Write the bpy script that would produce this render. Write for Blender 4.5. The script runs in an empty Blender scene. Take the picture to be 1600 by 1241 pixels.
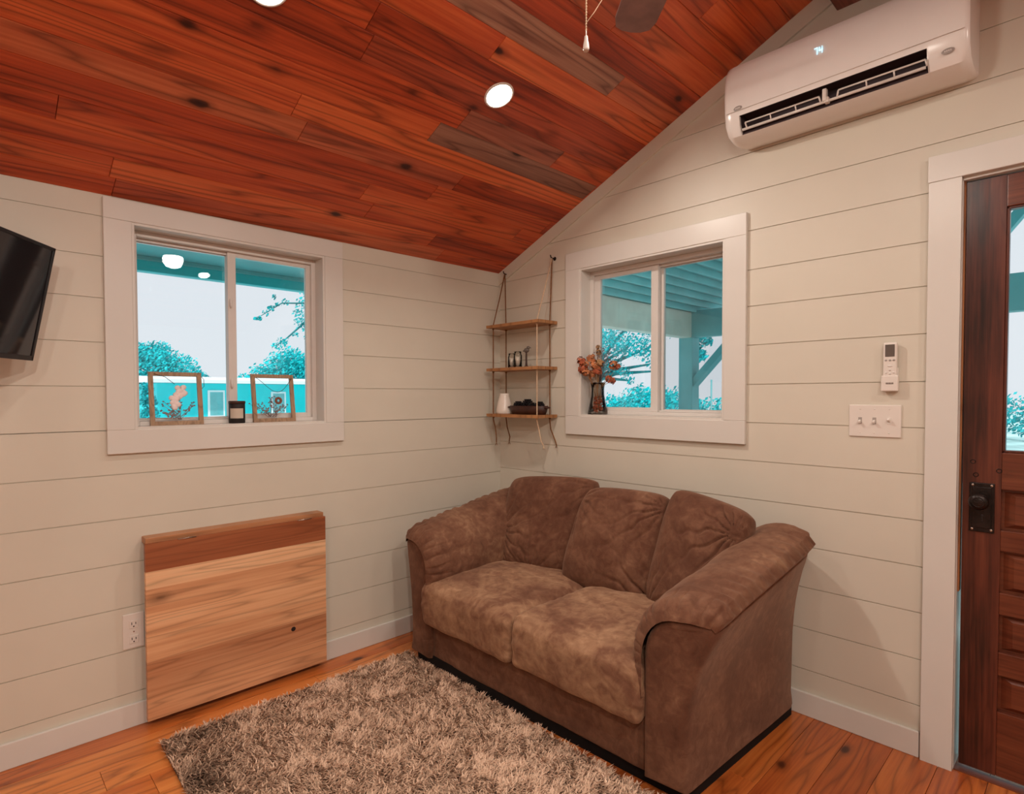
import bpy, bmesh, math, random
import numpy as np
from mathutils import Vector, Matrix, noise
C = bpy.context.scene.collection
PI = math.pi
random.seed(7)

# ------------------------------------------------------------------ camera
W, H = 1600, 1241
cam_d = bpy.data.cameras.new('camera')
cam = bpy.data.objects.new('camera', cam_d); C.objects.link(cam)
cam_d.sensor_fit = 'HORIZONTAL'; cam_d.sensor_width = 36.0
cam_d.lens = 893.44/1600*36.0
cam_d.shift_x = 33.52/1600; cam_d.shift_y = 21.48/1600
cam_d.clip_start = .02; cam_d.clip_end = 300
f = Vector((-.73149959, .68136917, -.02538528)); r = Vector((.68163602, .73165655, -.00267139)).normalized()
u = r.cross(f).normalized(); r = f.cross(u).normalized()
cam.matrix_world = Matrix(((r.x, u.x, -f.x, 2.60069), (r.y, u.y, -f.y, -2.50529), (r.z, u.z, -f.z, 1.30), (0, 0, 0, 1)))
bpy.context.scene.camera = cam

# ------------------------------------------------------------------ sky, sun, exposure
wd = bpy.data.worlds.new('World'); bpy.context.scene.world = wd; wd.use_nodes = True
bg = wd.node_tree.nodes['Background']; bg.inputs[0].default_value = (.82, .86, .90, 1); bg.inputs[1].default_value = 1.12
sun_d = bpy.data.lights.new('sun', 'SUN'); sun_d.energy = 3.2; sun_d.angle = .03; sun_d.color = (1, .97, .92)
sun = bpy.data.objects.new('sun', sun_d); C.objects.link(sun)
sun.rotation_euler = Vector((-.35, .45, -.82)).to_track_quat('-Z', 'Y').to_euler(); sun.location = (6, -6, 20)
vs = bpy.context.scene.view_settings
vs.view_transform = 'Standard'; vs.look = 'None'; vs.gamma = 1.0; vs.use_curve_mapping = False
vs.exposure = -0.12
FAN_GLOW = 72.0
WARM = (1.0, .89, .78)

# ------------------------------------------------------------------ materials
def new_mat(name):
    m = bpy.data.materials.new(name); m.use_nodes = True
    nt = m.node_tree; b = nt.nodes['Principled BSDF']
    return m, nt, b
def setc(b, c, rough=.5, metal=0., spec=.5):
    b.inputs['Base Color'].default_value = (*c, 1); b.inputs['Roughness'].default_value = rough
    b.inputs['Metallic'].default_value = metal; b.inputs['Specular IOR Level'].default_value = spec
def N(nt, t, **kw):
    n = nt.nodes.new(t)
    for k, v in kw.items(): setattr(n, k, v)
    return n
def ramp(nt, stops):
    n = nt.nodes.new('ShaderNodeValToRGB'); e = n.color_ramp.elements
    while len(e) < len(stops): e.new(.5)
    for i, (p, c) in enumerate(stops): e[i].position = p; e[i].color = (*c, 1)
    return n
def mathn(nt, op, a=None, b=None, va=0., vb=0.):
    n = nt.nodes.new('ShaderNodeMath'); n.operation = op
    if a is not None: nt.links.new(a, n.inputs[0])
    else: n.inputs[0].default_value = va
    if b is not None: nt.links.new(b, n.inputs[1])
    else: n.inputs[1].default_value = vb
    return n.outputs[0]
def mixc(nt, fac, a, b, mode='MIX'):
    n = nt.nodes.new('ShaderNodeMix'); n.data_type = 'RGBA'; n.blend_type = mode
    for s, v in ((n.inputs[0], fac), (n.inputs[6], a), (n.inputs[7], b)):
        if isinstance(v, (int, float)): s.default_value = v
        elif isinstance(v, tuple): s.default_value = (*v, 1)
        else: nt.links.new(v, s)
    return n.outputs[2]
def coords(nt, scale=(1, 1, 1)):
    tc = N(nt, 'ShaderNodeTexCoord'); mp = N(nt, 'ShaderNodeMapping')
    mp.inputs['Scale'].default_value = scale
    nt.links.new(tc.outputs['Object'], mp.inputs[0]); return mp.outputs[0]
def noise_tex(nt, vec, scale, detail=3, rough=.55, dist=0.):
    n = N(nt, 'ShaderNodeTexNoise'); n.inputs['Scale'].default_value = scale; n.inputs['Detail'].default_value = detail
    n.inputs['Roughness'].default_value = rough; n.inputs['Distortion'].default_value = dist
    nt.links.new(vec, n.inputs['Vector']); return n.outputs['Fac']
def bump(nt, b, h, strength=.3, dist=.01):
    n = N(nt, 'ShaderNodeBump'); n.inputs['Strength'].default_value = strength; n.inputs['Distance'].default_value = dist
    nt.links.new(h, n.inputs['Height']); nt.links.new(n.outputs[0], b.inputs['Normal'])
def plain(name, c, rough=.5, metal=0., spec=.5, var=.06, nscale=14, bmp=0.):
    m, nt, b = new_mat(name); setc(b, c, rough, metal, spec)
    v = noise_tex(nt, coords(nt), nscale, 3)
    rp = ramp(nt, [(.3, tuple(x*(1-var) for x in c)), (.7, tuple(min(1, x*(1+var)) for x in c))])
    nt.links.new(v, rp.inputs[0]); nt.links.new(rp.outputs[0], b.inputs['Base Color'])
    if bmp: bump(nt, b, noise_tex(nt, coords(nt), nscale*6, 2), bmp, .004)
    return m
def emit(name, c, s):
    m, nt, b = new_mat(name); setc(b, (.8, .8, .8), .4)
    b.inputs['Emission Color'].default_value = (*c, 1); b.inputs['Emission Strength'].default_value = s
    return m

def wood(name, stops, axes=(0, 1), rough=.45, spec=.4, line=.45, knots=.5, board=True, grey=None, cross=9., along=.8, fibre=110., linefreq=9., coat=0.):
    """Boards with growth lines, fibres and knots; 'board' corner colours give each board its own seed (R), tone (G) and greying (B)."""
    m, nt, b = new_mat(name); setc(b, stops[0][1], rough, 0, spec)
    L = nt.links
    tc = N(nt, 'ShaderNodeTexCoord'); sep = N(nt, 'ShaderNodeSeparateXYZ'); L.new(tc.outputs['Object'], sep.inputs[0])
    X, Y = sep.outputs[axes[0]], sep.outputs[axes[1]]
    if board:
        at = N(nt, 'ShaderNodeVertexColor', layer_name='board'); sp = N(nt, 'ShaderNodeSeparateColor'); L.new(at.outputs[0], sp.inputs[0])
        seed, tone, gr = sp.outputs[0], sp.outputs[1], sp.outputs[2]
        so = mathn(nt, 'MULTIPLY', seed, vb=57.)
    def vec(sx, sy):
        c = N(nt, 'ShaderNodeCombineXYZ')
        L.new(mathn(nt, 'MULTIPLY', X, vb=sx), c.inputs[0]); L.new(mathn(nt, 'MULTIPLY', Y, vb=sy), c.inputs[1])
        if board: L.new(so, c.inputs[2])
        return c.outputs[0]
    big = noise_tex(nt, vec(cross, along), 1.0, 2, .45)
    rings = mathn(nt, 'PINGPONG', mathn(nt, 'MULTIPLY', big, vb=linefreq), vb=.5)
    rr = ramp(nt, [(.0, (1, 1, 1)), (.10, (.45, .45, .45)), (.26, (.06, .06, .06)), (.5, (0, 0, 0))]); L.new(rings, rr.inputs[0])
    fib = noise_tex(nt, vec(fibre, 2.2), 1.0, 4, .6)
    blot = noise_tex(nt, vec(cross*.9, along*1.0), 1.3, 4, .6)
    t = mathn(nt, 'ADD', mathn(nt, 'MULTIPLY', blot, vb=.66), mathn(nt, 'MULTIPLY', fib, vb=.46))
    if board: t = mathn(nt, 'ADD', mathn(nt, 'SUBTRACT', t, vb=.30), mathn(nt, 'MULTIPLY', tone, vb=.5))
    cr = ramp(nt, stops); L.new(t, cr.inputs[0]); col = cr.outputs[0]
    if grey and board: 
        gg = ramp(nt, grey); L.new(mathn(nt, 'ADD', mathn(nt, 'MULTIPLY', blot, vb=.6), mathn(nt, 'MULTIPLY', fib, vb=.4)), gg.inputs[0])
        col = mixc(nt, gr, col, gg.outputs[0])
    dark = tuple(x*.28 for x in stops[0][1])
    col = mixc(nt, mathn(nt, 'MULTIPLY', rr.outputs[0], vb=line), col, dark)
    if knots:
        vo = N(nt, 'ShaderNodeTexVoronoi'); vo.inputs['Scale'].default_value = 1.0; vo.inputs['Randomness'].default_value = 1.
        nv = N(nt, 'ShaderNodeVectorMath'); nv.operation = 'ADD'
        L.new(vec(7.5, 3.4), nv.inputs[0]); 
        dn = N(nt, 'ShaderNodeTexNoise'); dn.inputs['Scale'].default_value = 3.; L.new(vec(7.5, 3.4), dn.inputs['Vector'])
        sc = N(nt, 'ShaderNodeVectorMath'); sc.operation = 'SCALE'; sc.inputs['Scale'].default_value = .12; L.new(dn.outputs['Color'], sc.inputs[0]); L.new(sc.outputs[0], nv.inputs[1])
        L.new(nv.outputs[0], vo.inputs['Vector'])
        s2 = N(nt, 'ShaderNodeSeparateColor'); L.new(vo.outputs['Color'], s2.inputs[0])
        gate = mathn(nt, 'GREATER_THAN', s2.outputs[0], vb=1-knots)
        kr = ramp(nt, [(.0, (1, 1, 1)), (.08, (.9, .9, .9)), (.13, (.35, .35, .35)), (.24, (0, 0, 0))]); L.new(vo.outputs['Distance'], kr.inputs[0])
        col = mixc(nt, mathn(nt, 'MULTIPLY', kr.outputs[0], gate), col, tuple(x*.5 for x in dark))
    L.new(col, b.inputs['Base Color'])
    bump(nt, b, mathn(nt, 'ADD', mathn(nt, 'MULTIPLY', fib, vb=.4), mathn(nt, 'MULTIPLY', rings, vb=.5)), .12, .003)
    if coat: b.inputs['Coat Weight'].default_value = coat; b.inputs['Coat Roughness'].default_value = .18
    return m

M = {}
M['wall'] = plain('cream wall paint', (.655, .61, .515), .42, 0, .4, .025, 3)
M['trim'] = plain('white trim paint', (.69, .66, .61), .32, 0, .45, .02, 4)
M['vinyl'] = plain('white vinyl', (.70, .66, .62), .35, 0, .45, .02)
M['ceil'] = wood('stained pine ceiling', [(.15, (.15, .017, .006)), (.45, (.50, .074, .020)), (.72, (.74, .165, .046)), (1., (.90, .34, .11))],
                 grey=[(.25, (.11, .048, .030)), (.5, (.27, .135, .090)), (.75, (.44, .26, .18))], rough=.40, spec=.35, line=.58, knots=.80, cross=8.5, along=.5, linefreq=10)
M['floor'] = wood('orange pine floor', [(.15, (.28, .044, .009)), (.45, (.55, .145, .029)), (.75, (.72, .25, .060)), (1., (.80, .36, .11))],
                  rough=.28, spec=.5, line=.52, knots=.22, cross=7, along=.8, linefreq=11, coat=.10)
M['door'] = wood('dark varnished door wood', [(.30, (.012, .004, .003)), (.46, (.040, .011, .007)), (.58, (.095, .023, .013)), (.85, (.21, .055, .027))], axes=(0, 2), rough=.32, spec=.5, line=.3, knots=0, cross=11, along=1.2, board=False)
M['door_x'] = wood('dark varnished rail wood', [(.15, (.05, .012, .006)), (.5, (.13, .032, .015)), (.85, (.24, .07, .03))], axes=(2, 0), rough=.3, spec=.5, line=.3, knots=0, cross=11, along=1.2, board=False)
M['jamb'] = wood('raw pine edge', [(.2, (.22, .075, .025)), (.7, (.40, .16, .06))], axes=(0, 2), rough=.6, board=False, knots=0)
M['table'] = wood('hickory table boards', [(.1, (.30, .10, .042)), (.35, (.60, .27, .125)), (.6, (.78, .42, .22)), (1., (.92, .62, .37))], axes=(2, 1), rough=.38, spec=.4,
                  grey=[(.2, (.20, .05, .018)), (.5, (.31, .085, .032)), (.8, (.40, .14, .055))], line=.36, knots=.3, cross=13, along=.75, linefreq=8)
M['tedge'] = wood('hickory table edge', [(.1, (.30, .11, .04)), (.6, (.52, .24, .11))], axes=(2, 1), board=False, knots=0)
M['shelf'] = wood('pine shelf wood', [(.1, (.22, .085, .028)), (.5, (.40, .18, .068)), (.9, (.52, .26, .11))], axes=(1, 0), rough=.5, board=False, knots=.2, cross=14, along=3)
M['rope'] = plain('brown jute rope', (.20, .085, .03), .8, 0, .2, .3, 120)
M['cord'] = plain('cream cord', (.62, .45, .30), .7, 0, .3, .15, 120)
M['black'] = plain('black plastic', (.012, .010, .012), .3, 0, .5, .1)
M['blackm'] = plain('matte black', (.018, .014, .013), .6, 0, .3, .1)
M['iron'] = plain('aged black iron', (.022, .015, .013), .35, .6, .5, .35, 40, .25)
M['chrome'] = plain('worn nickel', (.55, .5, .45), .25, 1., .5, .1)
M['white'] = plain('white plastic', (.76, .70, .64), .28, 0, .5, .015)
M['acw'] = plain('glossy white housing', (.84, .80, .76), .22, 0, .5, .01)
M['greyp'] = plain('grey plastic', (.36, .32, .29), .4, 0, .4, .04)
M['vent'] = plain('dark vent interior', (.05, .032, .035), .6, 0, .3, .1)
M['lcd'] = plain('grey lcd glass', (.13, .105, .09), .2, 0, .5, .05)
M['ceramic'] = plain('white ceramic', (.78, .70, .62), .25, 0, .5, .02)
M['bowlw'] = plain('dark bowl wood', (.045, .014, .008), .5, 0, .4, .3, 30, .2)
M['char'] = plain('black pine cone', (.010, .008, .009), .6, 0, .3, .3, 60)
M['label'] = plain('cream paper label', (.58, .50, .41), .7, 0, .3, .04)
M['framew'] = wood('driftwood frame', [(.1, (.20, .115, .065)), (.5, (.36, .22, .13)), (.9, (.50, .34, .21))], axes=(1, 2), rough=.6, board=False, knots=0, cross=20, along=5)
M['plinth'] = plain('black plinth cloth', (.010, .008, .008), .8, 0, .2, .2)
M['petal'] = plain('dried orange petal', (.52, .20, .085), .7, 0, .2, .35, 30)
M['petal2'] = plain('dried rust petal', (.40, .105, .05), .7, 0, .2, .35, 30)
M['straw'] = plain('dried straw stem', (.36, .20, .09), .7, 0, .2, .25, 30)
M['bloom'] = plain('pale pressed blossom', (.85, .72, .70), .7, 0, .2, .1, 60)
M['press'] = plain('pressed grey flower', (.22, .16, .16), .7, 0, .2, .3, 60)
M['press2'] = plain('pressed brown flower', (.22, .09, .06), .7, 0, .2, .3, 60)
M['leaf'] = plain('turquoise green leaf', (.004, .60, .64), .6, 0, .3, .35, 2)
M['leafd'] = plain('deep turquoise leaf', (.004, .46, .50), .6, 0, .3, .35, 2)
M['bark'] = plain('teal grey bark', (.03, .24, .26), .8, 0, .2, .2, 6)
M['outpaint'] = plain('teal porch paint', (.02, .60, .66), .5, 0, .3, .06, 2)
M['outpale'] = plain('pale porch beam paint', (.98, .80, .70), .5, 0, .3, .12, 3)
M['outgrey'] = plain('teal grey porch wood', (.16, .50, .53), .5, 0, .3, .12, 3)
M['sheet'] = plain('teal sheet metal', (.30, .74, .76), .4, .0, .5, .1, 3)
M['siding'] = plain('teal house siding', (.01, .70, .75), .6, 0, .3, .06, 1)
M['roofw'] = plain('white metal roof', (.85, .88, .90), .5, 0, .4, .03, 1)
M['ground'] = plain('pale teal field', (.42, .72, .74), .9, 0, .2, .5, .5)
M['deck'] = plain('teal deck board', (.58, .62, .60), .7, 0, .2, .12, 3)
M['drive'] = plain('white gravel drive', (.8, .84, .86), .9, 0, .2, .1, 2)
M['fan'] = plain('grey brown fan blade', (.17, .075, .055), .55, 0, .3, .25, 12)
M['bronze'] = plain('bronze fan metal', (.05, .03, .02), .35, .8, .5, .1)
M['can'] = emit('can light lens', (1, .93, .85), 30.)
M['bulb'] = emit('frosted fan bowl', (1, .89, .78), FAN_GLOW)
M['led'] = emit('cyan display', (.35, .80, 1.), 1.1)

def glass_mat(name, tint=(1, 1, 1), rough=0., spec=1.0):
    m = bpy.data.materials.new(name); m.use_nodes = True; nt = m.node_tree; nt.nodes.clear()
    o = N(nt, 'ShaderNodeOutputMaterial'); tr = N(nt, 'ShaderNodeBsdfTransparent'); tr.inputs[0].default_value = (*tint, 1)
    gl = N(nt, 'ShaderNodeBsdfGlossy'); gl.inputs['Roughness'].default_value = rough
    fr = N(nt, 'ShaderNodeFresnel'); fr.inputs[0].default_value = 1.5
    mx = N(nt, 'ShaderNodeMixShader')
    nt.links.new(mathn(nt, 'MULTIPLY', fr.outputs[0], vb=spec), mx.inputs[0]); nt.links.new(tr.outputs[0], mx.inputs[1]); nt.links.new(gl.outputs[0], mx.inputs[2]); nt.links.new(mx.outputs[0], o.inputs[0])
    return m
M['glass'] = glass_mat('window glass', (.97, .99, 1.))
M['clear'] = glass_mat('clear glassware', (.965, .965, .95), .02, 1.0)
def screen_mat():
    m = bpy.data.materials.new('insect screen'); m.use_nodes = True; nt = m.node_tree; nt.nodes.clear()
    o = N(nt, 'ShaderNodeOutputMaterial'); tr = N(nt, 'ShaderNodeBsdfTransparent'); d = N(nt, 'ShaderNodeBsdfDiffuse'); d.inputs[0].default_value = (.10, .12, .12, 1)
    mx = N(nt, 'ShaderNodeMixShader'); mx.inputs[0].default_value = .22
    nt.links.new(tr.outputs[0], mx.inputs[1]); nt.links.new(d.outputs[0], mx.inputs[2]); nt.links.new(mx.outputs[0], o.inputs[0]); return m
M['screen'] = screen_mat()

def suede(name, shift, mott=.62):
    m, nt, b = new_mat(name); setc(b, (.14, .07, .04), .85, 0, .15)
    v = coords(nt)
    n1 = noise_tex(nt, v, 3.4, 4, .62, .9); n2 = noise_tex(nt, v, 26, 3, .6, .6); n3 = noise_tex(nt, v, 260, 2)
    t = mathn(nt, 'ADD', mathn(nt, 'ADD', mathn(nt, 'MULTIPLY', n1, vb=mott), mathn(nt, 'MULTIPLY', n2, vb=.30)), vb=shift+.035+.5*(.62-mott))
    cr = ramp(nt, [(.34, (.075, .028, .016)), (.48, (.130, .055, .032)), (.57, (.190, .090, .053)), (.66, (.30, .165, .095)), (.78, (.46, .28, .165))])
    nt.links.new(t, cr.inputs[0]); nt.links.new(cr.outputs[0], b.inputs['Base Color'])
    b.inputs['Sheen Weight'].default_value = .25; b.inputs['Sheen Roughness'].default_value = .5; b.inputs['Sheen Tint'].default_value = (.8, .55, .4, 1)
    bump(nt, b, mathn(nt, 'ADD', n3, mathn(nt, 'MULTIPLY', n2, vb=2.)), .18, .004)
    return m
M['suede'] = suede('brown brushed suede', 0., .40)
M['suede_seat'] = suede('top lit brushed seat suede', .140)  # same sofa suede, with light from above put into its colour
M['suede_arm'] = suede('top lit brushed arm suede', .045, .50)  # arm tops: suede colour raised a little for light from above
def pile_mat():
    m, nt, b = new_mat('grey brown shag'); setc(b, (.3, .22, .17), .9, 0, .1)
    at = N(nt, 'ShaderNodeVertexColor', layer_name='tone'); sp = N(nt, 'ShaderNodeSeparateColor'); nt.links.new(at.outputs[0], sp.inputs[0])
    cr = ramp(nt, [(0., (.20, .13, .09)), (.5, (.76, .53, .38)), (1., (.95, .72, .55))]); nt.links.new(sp.outputs[0], cr.inputs[0])
    nt.links.new(cr.outputs[0], b.inputs['Base Color']); return m
M['pile'] = pile_mat()
M['rugback'] = plain('rug backing', (.12, .085, .065), .95, 0, .1, .2, 60)

# ------------------------------------------------------------------ mesh builder
class MB:
    def __init__(s): s.v = []; s.f = []; s.c = []; s.smooth = []
    def poly(s, pts, c=None, smooth=False):
        b = len(s.v); s.v += [tuple(p) for p in pts]; s.f.append(tuple(range(b, b+len(pts)))); s.c.append(c); s.smooth.append(smooth)
    def faces(s, verts, faces, c=None, smooth=False):
        b = len(s.v); s.v += [tuple(p) for p in verts]
        for f_ in faces: s.f.append(tuple(b+i for i in f_)); s.c.append(c); s.smooth.append(smooth)
    def box(s, x0, y0, z0, x1, y1, z1, bev=0., c=None):
        if x0 > x1: x0, x1 = x1, x0
        if y0 > y1: y0, y1 = y1, y0
        if z0 > z1: z0, z1 = z1, z0
        bev = min(bev, (x1-x0)*.45, (y1-y0)*.45, (z1-z0)*.45)
        if bev <= 0:
            v = [(x, y, z) for x in (x0, x1) for y in (y0, y1) for z in (z0, z1)]
            s.faces(v, [(0, 1, 3, 2), (4, 6, 7, 5), (0, 4, 5, 1), (2, 3, 7, 6), (0, 2, 6, 4), (1, 5, 7, 3)], c); return
        bm = bmesh.new(); bmesh.ops.create_cube(bm, size=1)
        for v in bm.verts: v.co = Vector(((x0+x1)/2+v.co.x*(x1-x0), (y0+y1)/2+v.co.y*(y1-y0), (z0+z1)/2+v.co.z*(z1-z0)))
        bmesh.ops.bevel(bm, geom=bm.edges[:], offset=bev, segments=2, profile=.5, affect='EDGES')
        s.bm(bm, c); bm.free()
    def bm(s, bm, c=None, smooth=False):
        bm.verts.ensure_lookup_table(); bm.verts.index_update()
        s.faces([v.co[:] for v in bm.verts], [[v.index for v in f_.verts] for f_ in bm.faces], c, smooth)
    def obox(s, p, q, w, h, up=(0, 0, 1), bev=0.):
        """a bar from p to q, w wide, h tall"""
        p, q = Vector(p), Vector(q); d = (q-p); L = d.length; d.normalize(); sd = d.cross(Vector(up)).normalized(); uu = sd.cross(d).normalized()
        b = MB(); b.box(0, -w/2, -h/2, L, w/2, h/2, bev)
        s.faces([p+d*x+sd*y+uu*z for x, y, z in b.v], b.f)
    def tube(s, pts, rad, n=8, c=None, cap=True):
        pts = [Vector(p) for p in pts]; m = len(pts); rads = rad if isinstance(rad, (list, tuple)) else [rad]*m
        d0 = (pts[1]-pts[0]).normalized(); a = d0.orthogonal().normalized(); vs_ = []
        for i, p in enumerate(pts):
            d = (pts[min(i+1, m-1)]-pts[max(i-1, 0)]).normalized(); a = (a-d*a.dot(d)).normalized(); bb = d.cross(a)
            vs_ += [p+(a*math.cos(2*PI*k/n)+bb*math.sin(2*PI*k/n))*rads[i] for k in range(n)]
        fs = [(i*n+k, i*n+(k+1) % n, (i+1)*n+(k+1) % n, (i+1)*n+k) for i in range(m-1) for k in range(n)]
        if cap: fs += [tuple(range(n))[::-1], tuple((m-1)*n+k for k in range(n))]
        s.faces(vs_, fs, c, True)
    def lathe(s, prof, o=(0, 0, 0), axis=(0, 0, 1), n=32, c=None):
        o = Vector(o); z = Vector(axis).normalized(); a = z.orthogonal().normalized(); b = z.cross(a); m = len(prof)
        vs_ = [o+z*h+(a*math.cos(2*PI*k/n)+b*math.sin(2*PI*k/n))*max(rr, 1e-5) for rr, h in prof for k in range(n)]
        s.faces(vs_, [(i*n+k, i*n+(k+1) % n, (i+1)*n+(k+1) % n, (i+1)*n+k) for i in range(m-1) for k in range(n)], c, True)
    def ball(s, o, rx, ry=None, rz=None, n=10, c=None):
        ry = ry or rx; rz = rz or rx; bm = bmesh.new(); bmesh.ops.create_uvsphere(bm, u_segments=n, v_segments=max(5, n*2//3), radius=1)
        for v in bm.verts: v.co = Vector(o)+Vector((v.co.x*rx, v.co.y*ry, v.co.z*rz))
        s.bm(bm, c, True); bm.free()
    def build(s, name, mat, parent=None, smooth=None, auto=None):
        me = bpy.data.meshes.new(name); me.from_pydata(s.v, [], s.f)
        if any(c is not None for c in s.c):
            at = me.color_attributes.new('board', 'FLOAT_COLOR', 'CORNER'); i = 0
            for f_, c in zip(s.f, s.c):
                for _ in f_: at.data[i].color = (*(c or (0, .5, 0)), 1); i += 1
        me.polygons.foreach_set('use_smooth', s.smooth if smooth is None else [smooth]*len(s.f))
        me.update()
        bm = bmesh.new(); bm.from_mesh(me); bmesh.ops.recalc_face_normals(bm, faces=bm.faces); bm.to_mesh(me); bm.free()
        if auto: me.set_sharp_from_angle(angle=auto)
        o = bpy.data.objects.new(name, me); C.objects.link(o); me.materials.append(M[mat] if isinstance(mat, str) else mat)
        if parent is not None: o.parent = parent; o.matrix_parent_inverse = parent.matrix_basis.inverted()
        return o
def tag(o, label, cat, group=None, kind=None):
    o['label'] = label; o['category'] = cat
    if group: o['group'] = group
    if kind: o['kind'] = kind
    return o
def thing(name, label, cat, loc=(0, 0, 0), group=None, kind=None):
    o = bpy.data.objects.new(name, None); C.objects.link(o); o.location = loc; o.empty_display_size = .05
    return tag(o, label, cat, group, kind)
def struct(o, label, cat):
    return tag(o, label, cat, None, 'structure')
def copy_tree(o, loc, label, parent=None):
    c = o.copy(); C.objects.link(c)
    if parent is None: c.location = loc; c['label'] = label
    else: c.parent = parent
    for ch in list(o.children): copy_tree(ch, None, None, c)
    return c
def fr(x, s): return noise.noise(Vector(x)*s)

# ------------------------------------------------------------------ room shell
EAVE, SLOPE, RIDGE = 2.067, .44, 2.05
XR, YB = 4.10, -4.60
def ceil_z(x): return EAVE+SLOPE*(x if x <= RIDGE else 2*RIDGE-x)
rnd = random.Random(3)
# floor
fb = MB(); yy = 0.
k = 0; x = -.02
while x < XR+.02:
    w = .132; y = YB-.02-rnd.random()*1.5
    while y < .12:
        L = 1.4+rnd.random()*1.8; y1 = min(y+L, .12); y0 = max(y, YB-.02)
        if y1 > y0+.01: fb.box(x+.0006, y0+.0005, -.02, x+w-.0006, y1-.0005, 0, .0012, (rnd.random(), (rnd.uniform(.45, .95) if x < 1.2 else rnd.uniform(.05, .5)), 0))
        y += L
    x += w
struct(fb.build('floor', 'floor'), 'orange pine plank floor running toward the window wall', 'floor')
sub = MB(); sub.box(-.15, YB-.15, -.12, XR+.15, .15, -.02)
struct(sub.build('floor_base', 'jamb'), 'timber subfloor under the pine planks', 'floor')
# ceiling boards, each with its own tone; a few weathered grey
cb = MB(); P = .095
for side in (0, 1):
    k = 0
    while k*P < RIDGE:
        xa, xb = k*P, min((k+1)*P, RIDGE)
        cuts = []; y = YB-rnd.random()*1.2
        grey_span = {7: (-1.06, -.02), 8: (-.98, -.40), 12: (-1.75, -.47)}.get(k) if side == 0 else None
        if grey_span:
            a, b_ = grey_span; cuts = [(YB, -2.6, 0), (-2.6, a, 0), (a, b_, 1), (b_, 0., 0)]
        else:
            while y < 0:
                L = .5+rnd.random()*1.25; cuts.append((max(y, YB), min(y+L, 0.), 0)); y += L
        for y0, y1, g in cuts:
            if y1-y0 < .005: continue
            gg = (.85 if k != 8 else .6) if g else (rnd.random()*.30 if rnd.random() < .22 else 0.)
            col = (rnd.random(), min(1, max(0, .5+rnd.gauss(0, .17))), gg)
            g1 = .0007
            pts = []
            for xx in (xa+g1, xb-g1):
                wx = xx if side == 0 else 2*RIDGE-xx
                pts.append((wx, ceil_z(wx)))
            (ax, az), (bx_, bz) = pts
            e = .0016
            v = [(ax, y0, az+.02), (bx_, y0, bz+.02), (bx_, y1, bz+.02), (ax, y1, az+.02), (ax, y0+g1, az+e), (bx_, y0+g1, bz+e), (bx_, y1-g1, bz+e), (ax, y1-g1, az+e)]
            mx = .0016 if side == 0 else -.0016
            v += [(ax+mx, y0+g1*2, az+mx*SLOPE*(1 if side == 0 else -1)), (bx_-mx, y0+g1*2, bz-mx*SLOPE*(1 if side == 0 else -1)), (bx_-mx, y1-g1*2, bz-mx*SLOPE*(1 if side == 0 else -1)), (ax+mx, y1-g1*2, az+mx*SLOPE*(1 if side == 0 else -1))]
            cb.faces(v, [(0, 1, 2, 3), (0, 1, 5, 4), (1, 2, 6, 5), (2, 3, 7, 6), (3, 0, 4, 7), (4, 5, 9, 8), (5, 6, 10, 9), (6, 7, 11, 10), (7, 4, 8, 11), (8, 9, 10, 11)], col)
        k += 1
struct(cb.build('ceiling', 'ceil'), 'sloped ceiling of red brown stained pine boards with knots', 'ceiling')
rf = MB()
for a, b_ in ((-.15, RIDGE), (RIDGE, XR+.15)):
    za, zb = EAVE+SLOPE*(a if a <= RIDGE else 2*RIDGE-a), EAVE+SLOPE*(b_ if b_ <= RIDGE else 2*RIDGE-b_)
    v = [(xx, y, z+dz) for (xx, z) in ((a, za), (b_, zb)) for y in (YB-.15, .15) for dz in (.02, .12)]
    rf.faces(v, [(0, 1, 3, 2), (4, 6, 7, 5), (0, 4, 5, 1), (2, 3, 7, 6), (0, 2, 6, 4), (1, 5, 7, 3)])
struct(rf.build('ceiling_deck', 'blackm'), 'roof deck above the stained pine ceiling boards', 'ceiling')
# ridge beam
rb = MB(); rb.box(1.874, YB, 2.778, 2*RIDGE-1.874, 0, 2.96, .004, (.3, .05, .45))
struct(rb.build('trim_1', 'ceil'), 'dark wood ridge beam running along the ceiling peak', 'beam')

WIN1 = dict(a0=-1.999, a1=-1.192, z0=1.173, z1=1.980)      # on the left wall, along Y
WIN2 = dict(a0=.641, a1=1.447, z0=1.190, z1=1.992)         # on the gable wall, along X
DOOR = dict(a0=2.245, a1=3.12, z0=-.02, z1=2.045)
LL = [.133, .304, .475, .650, .825, 1.000, 1.172, 1.341, 1.508, 1.676, 1.834, 1.985]
LB = [.184, .351, .520, .686, .852, 1.018, 1.183, 1.348, 1.517, 1.684, 1.840, 2.008, 2.174, 2.340, 2.506, 2.672, 2.838]
def split(a0, a1, z0, z1, holes):
    """cells of the row a0..a1, z0..z1 outside the holes"""
    zs = sorted({z0, z1, *[h[k] for h in holes for k in ('z0', 'z1') if z0 < h[k] < z1]})
    out = []
    for za, zb in zip(zs, zs[1:]):
        zm = (za+zb)/2; segs = [(a0, a1)]
        for h in holes:
            if h['z0'] < zm < h['z1']:
                nxt = []
                for p, q in segs:
                    if h['a1'] <= p or h['a0'] >= q: nxt.append((p, q)); continue
                    if h['a0'] > p: nxt.append((p, h['a0']))
                    if h['a1'] < q: nxt.append((h['a1'], q))
                segs = nxt
        out += [(p, q, za, zb) for p, q in segs]
    return out
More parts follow.
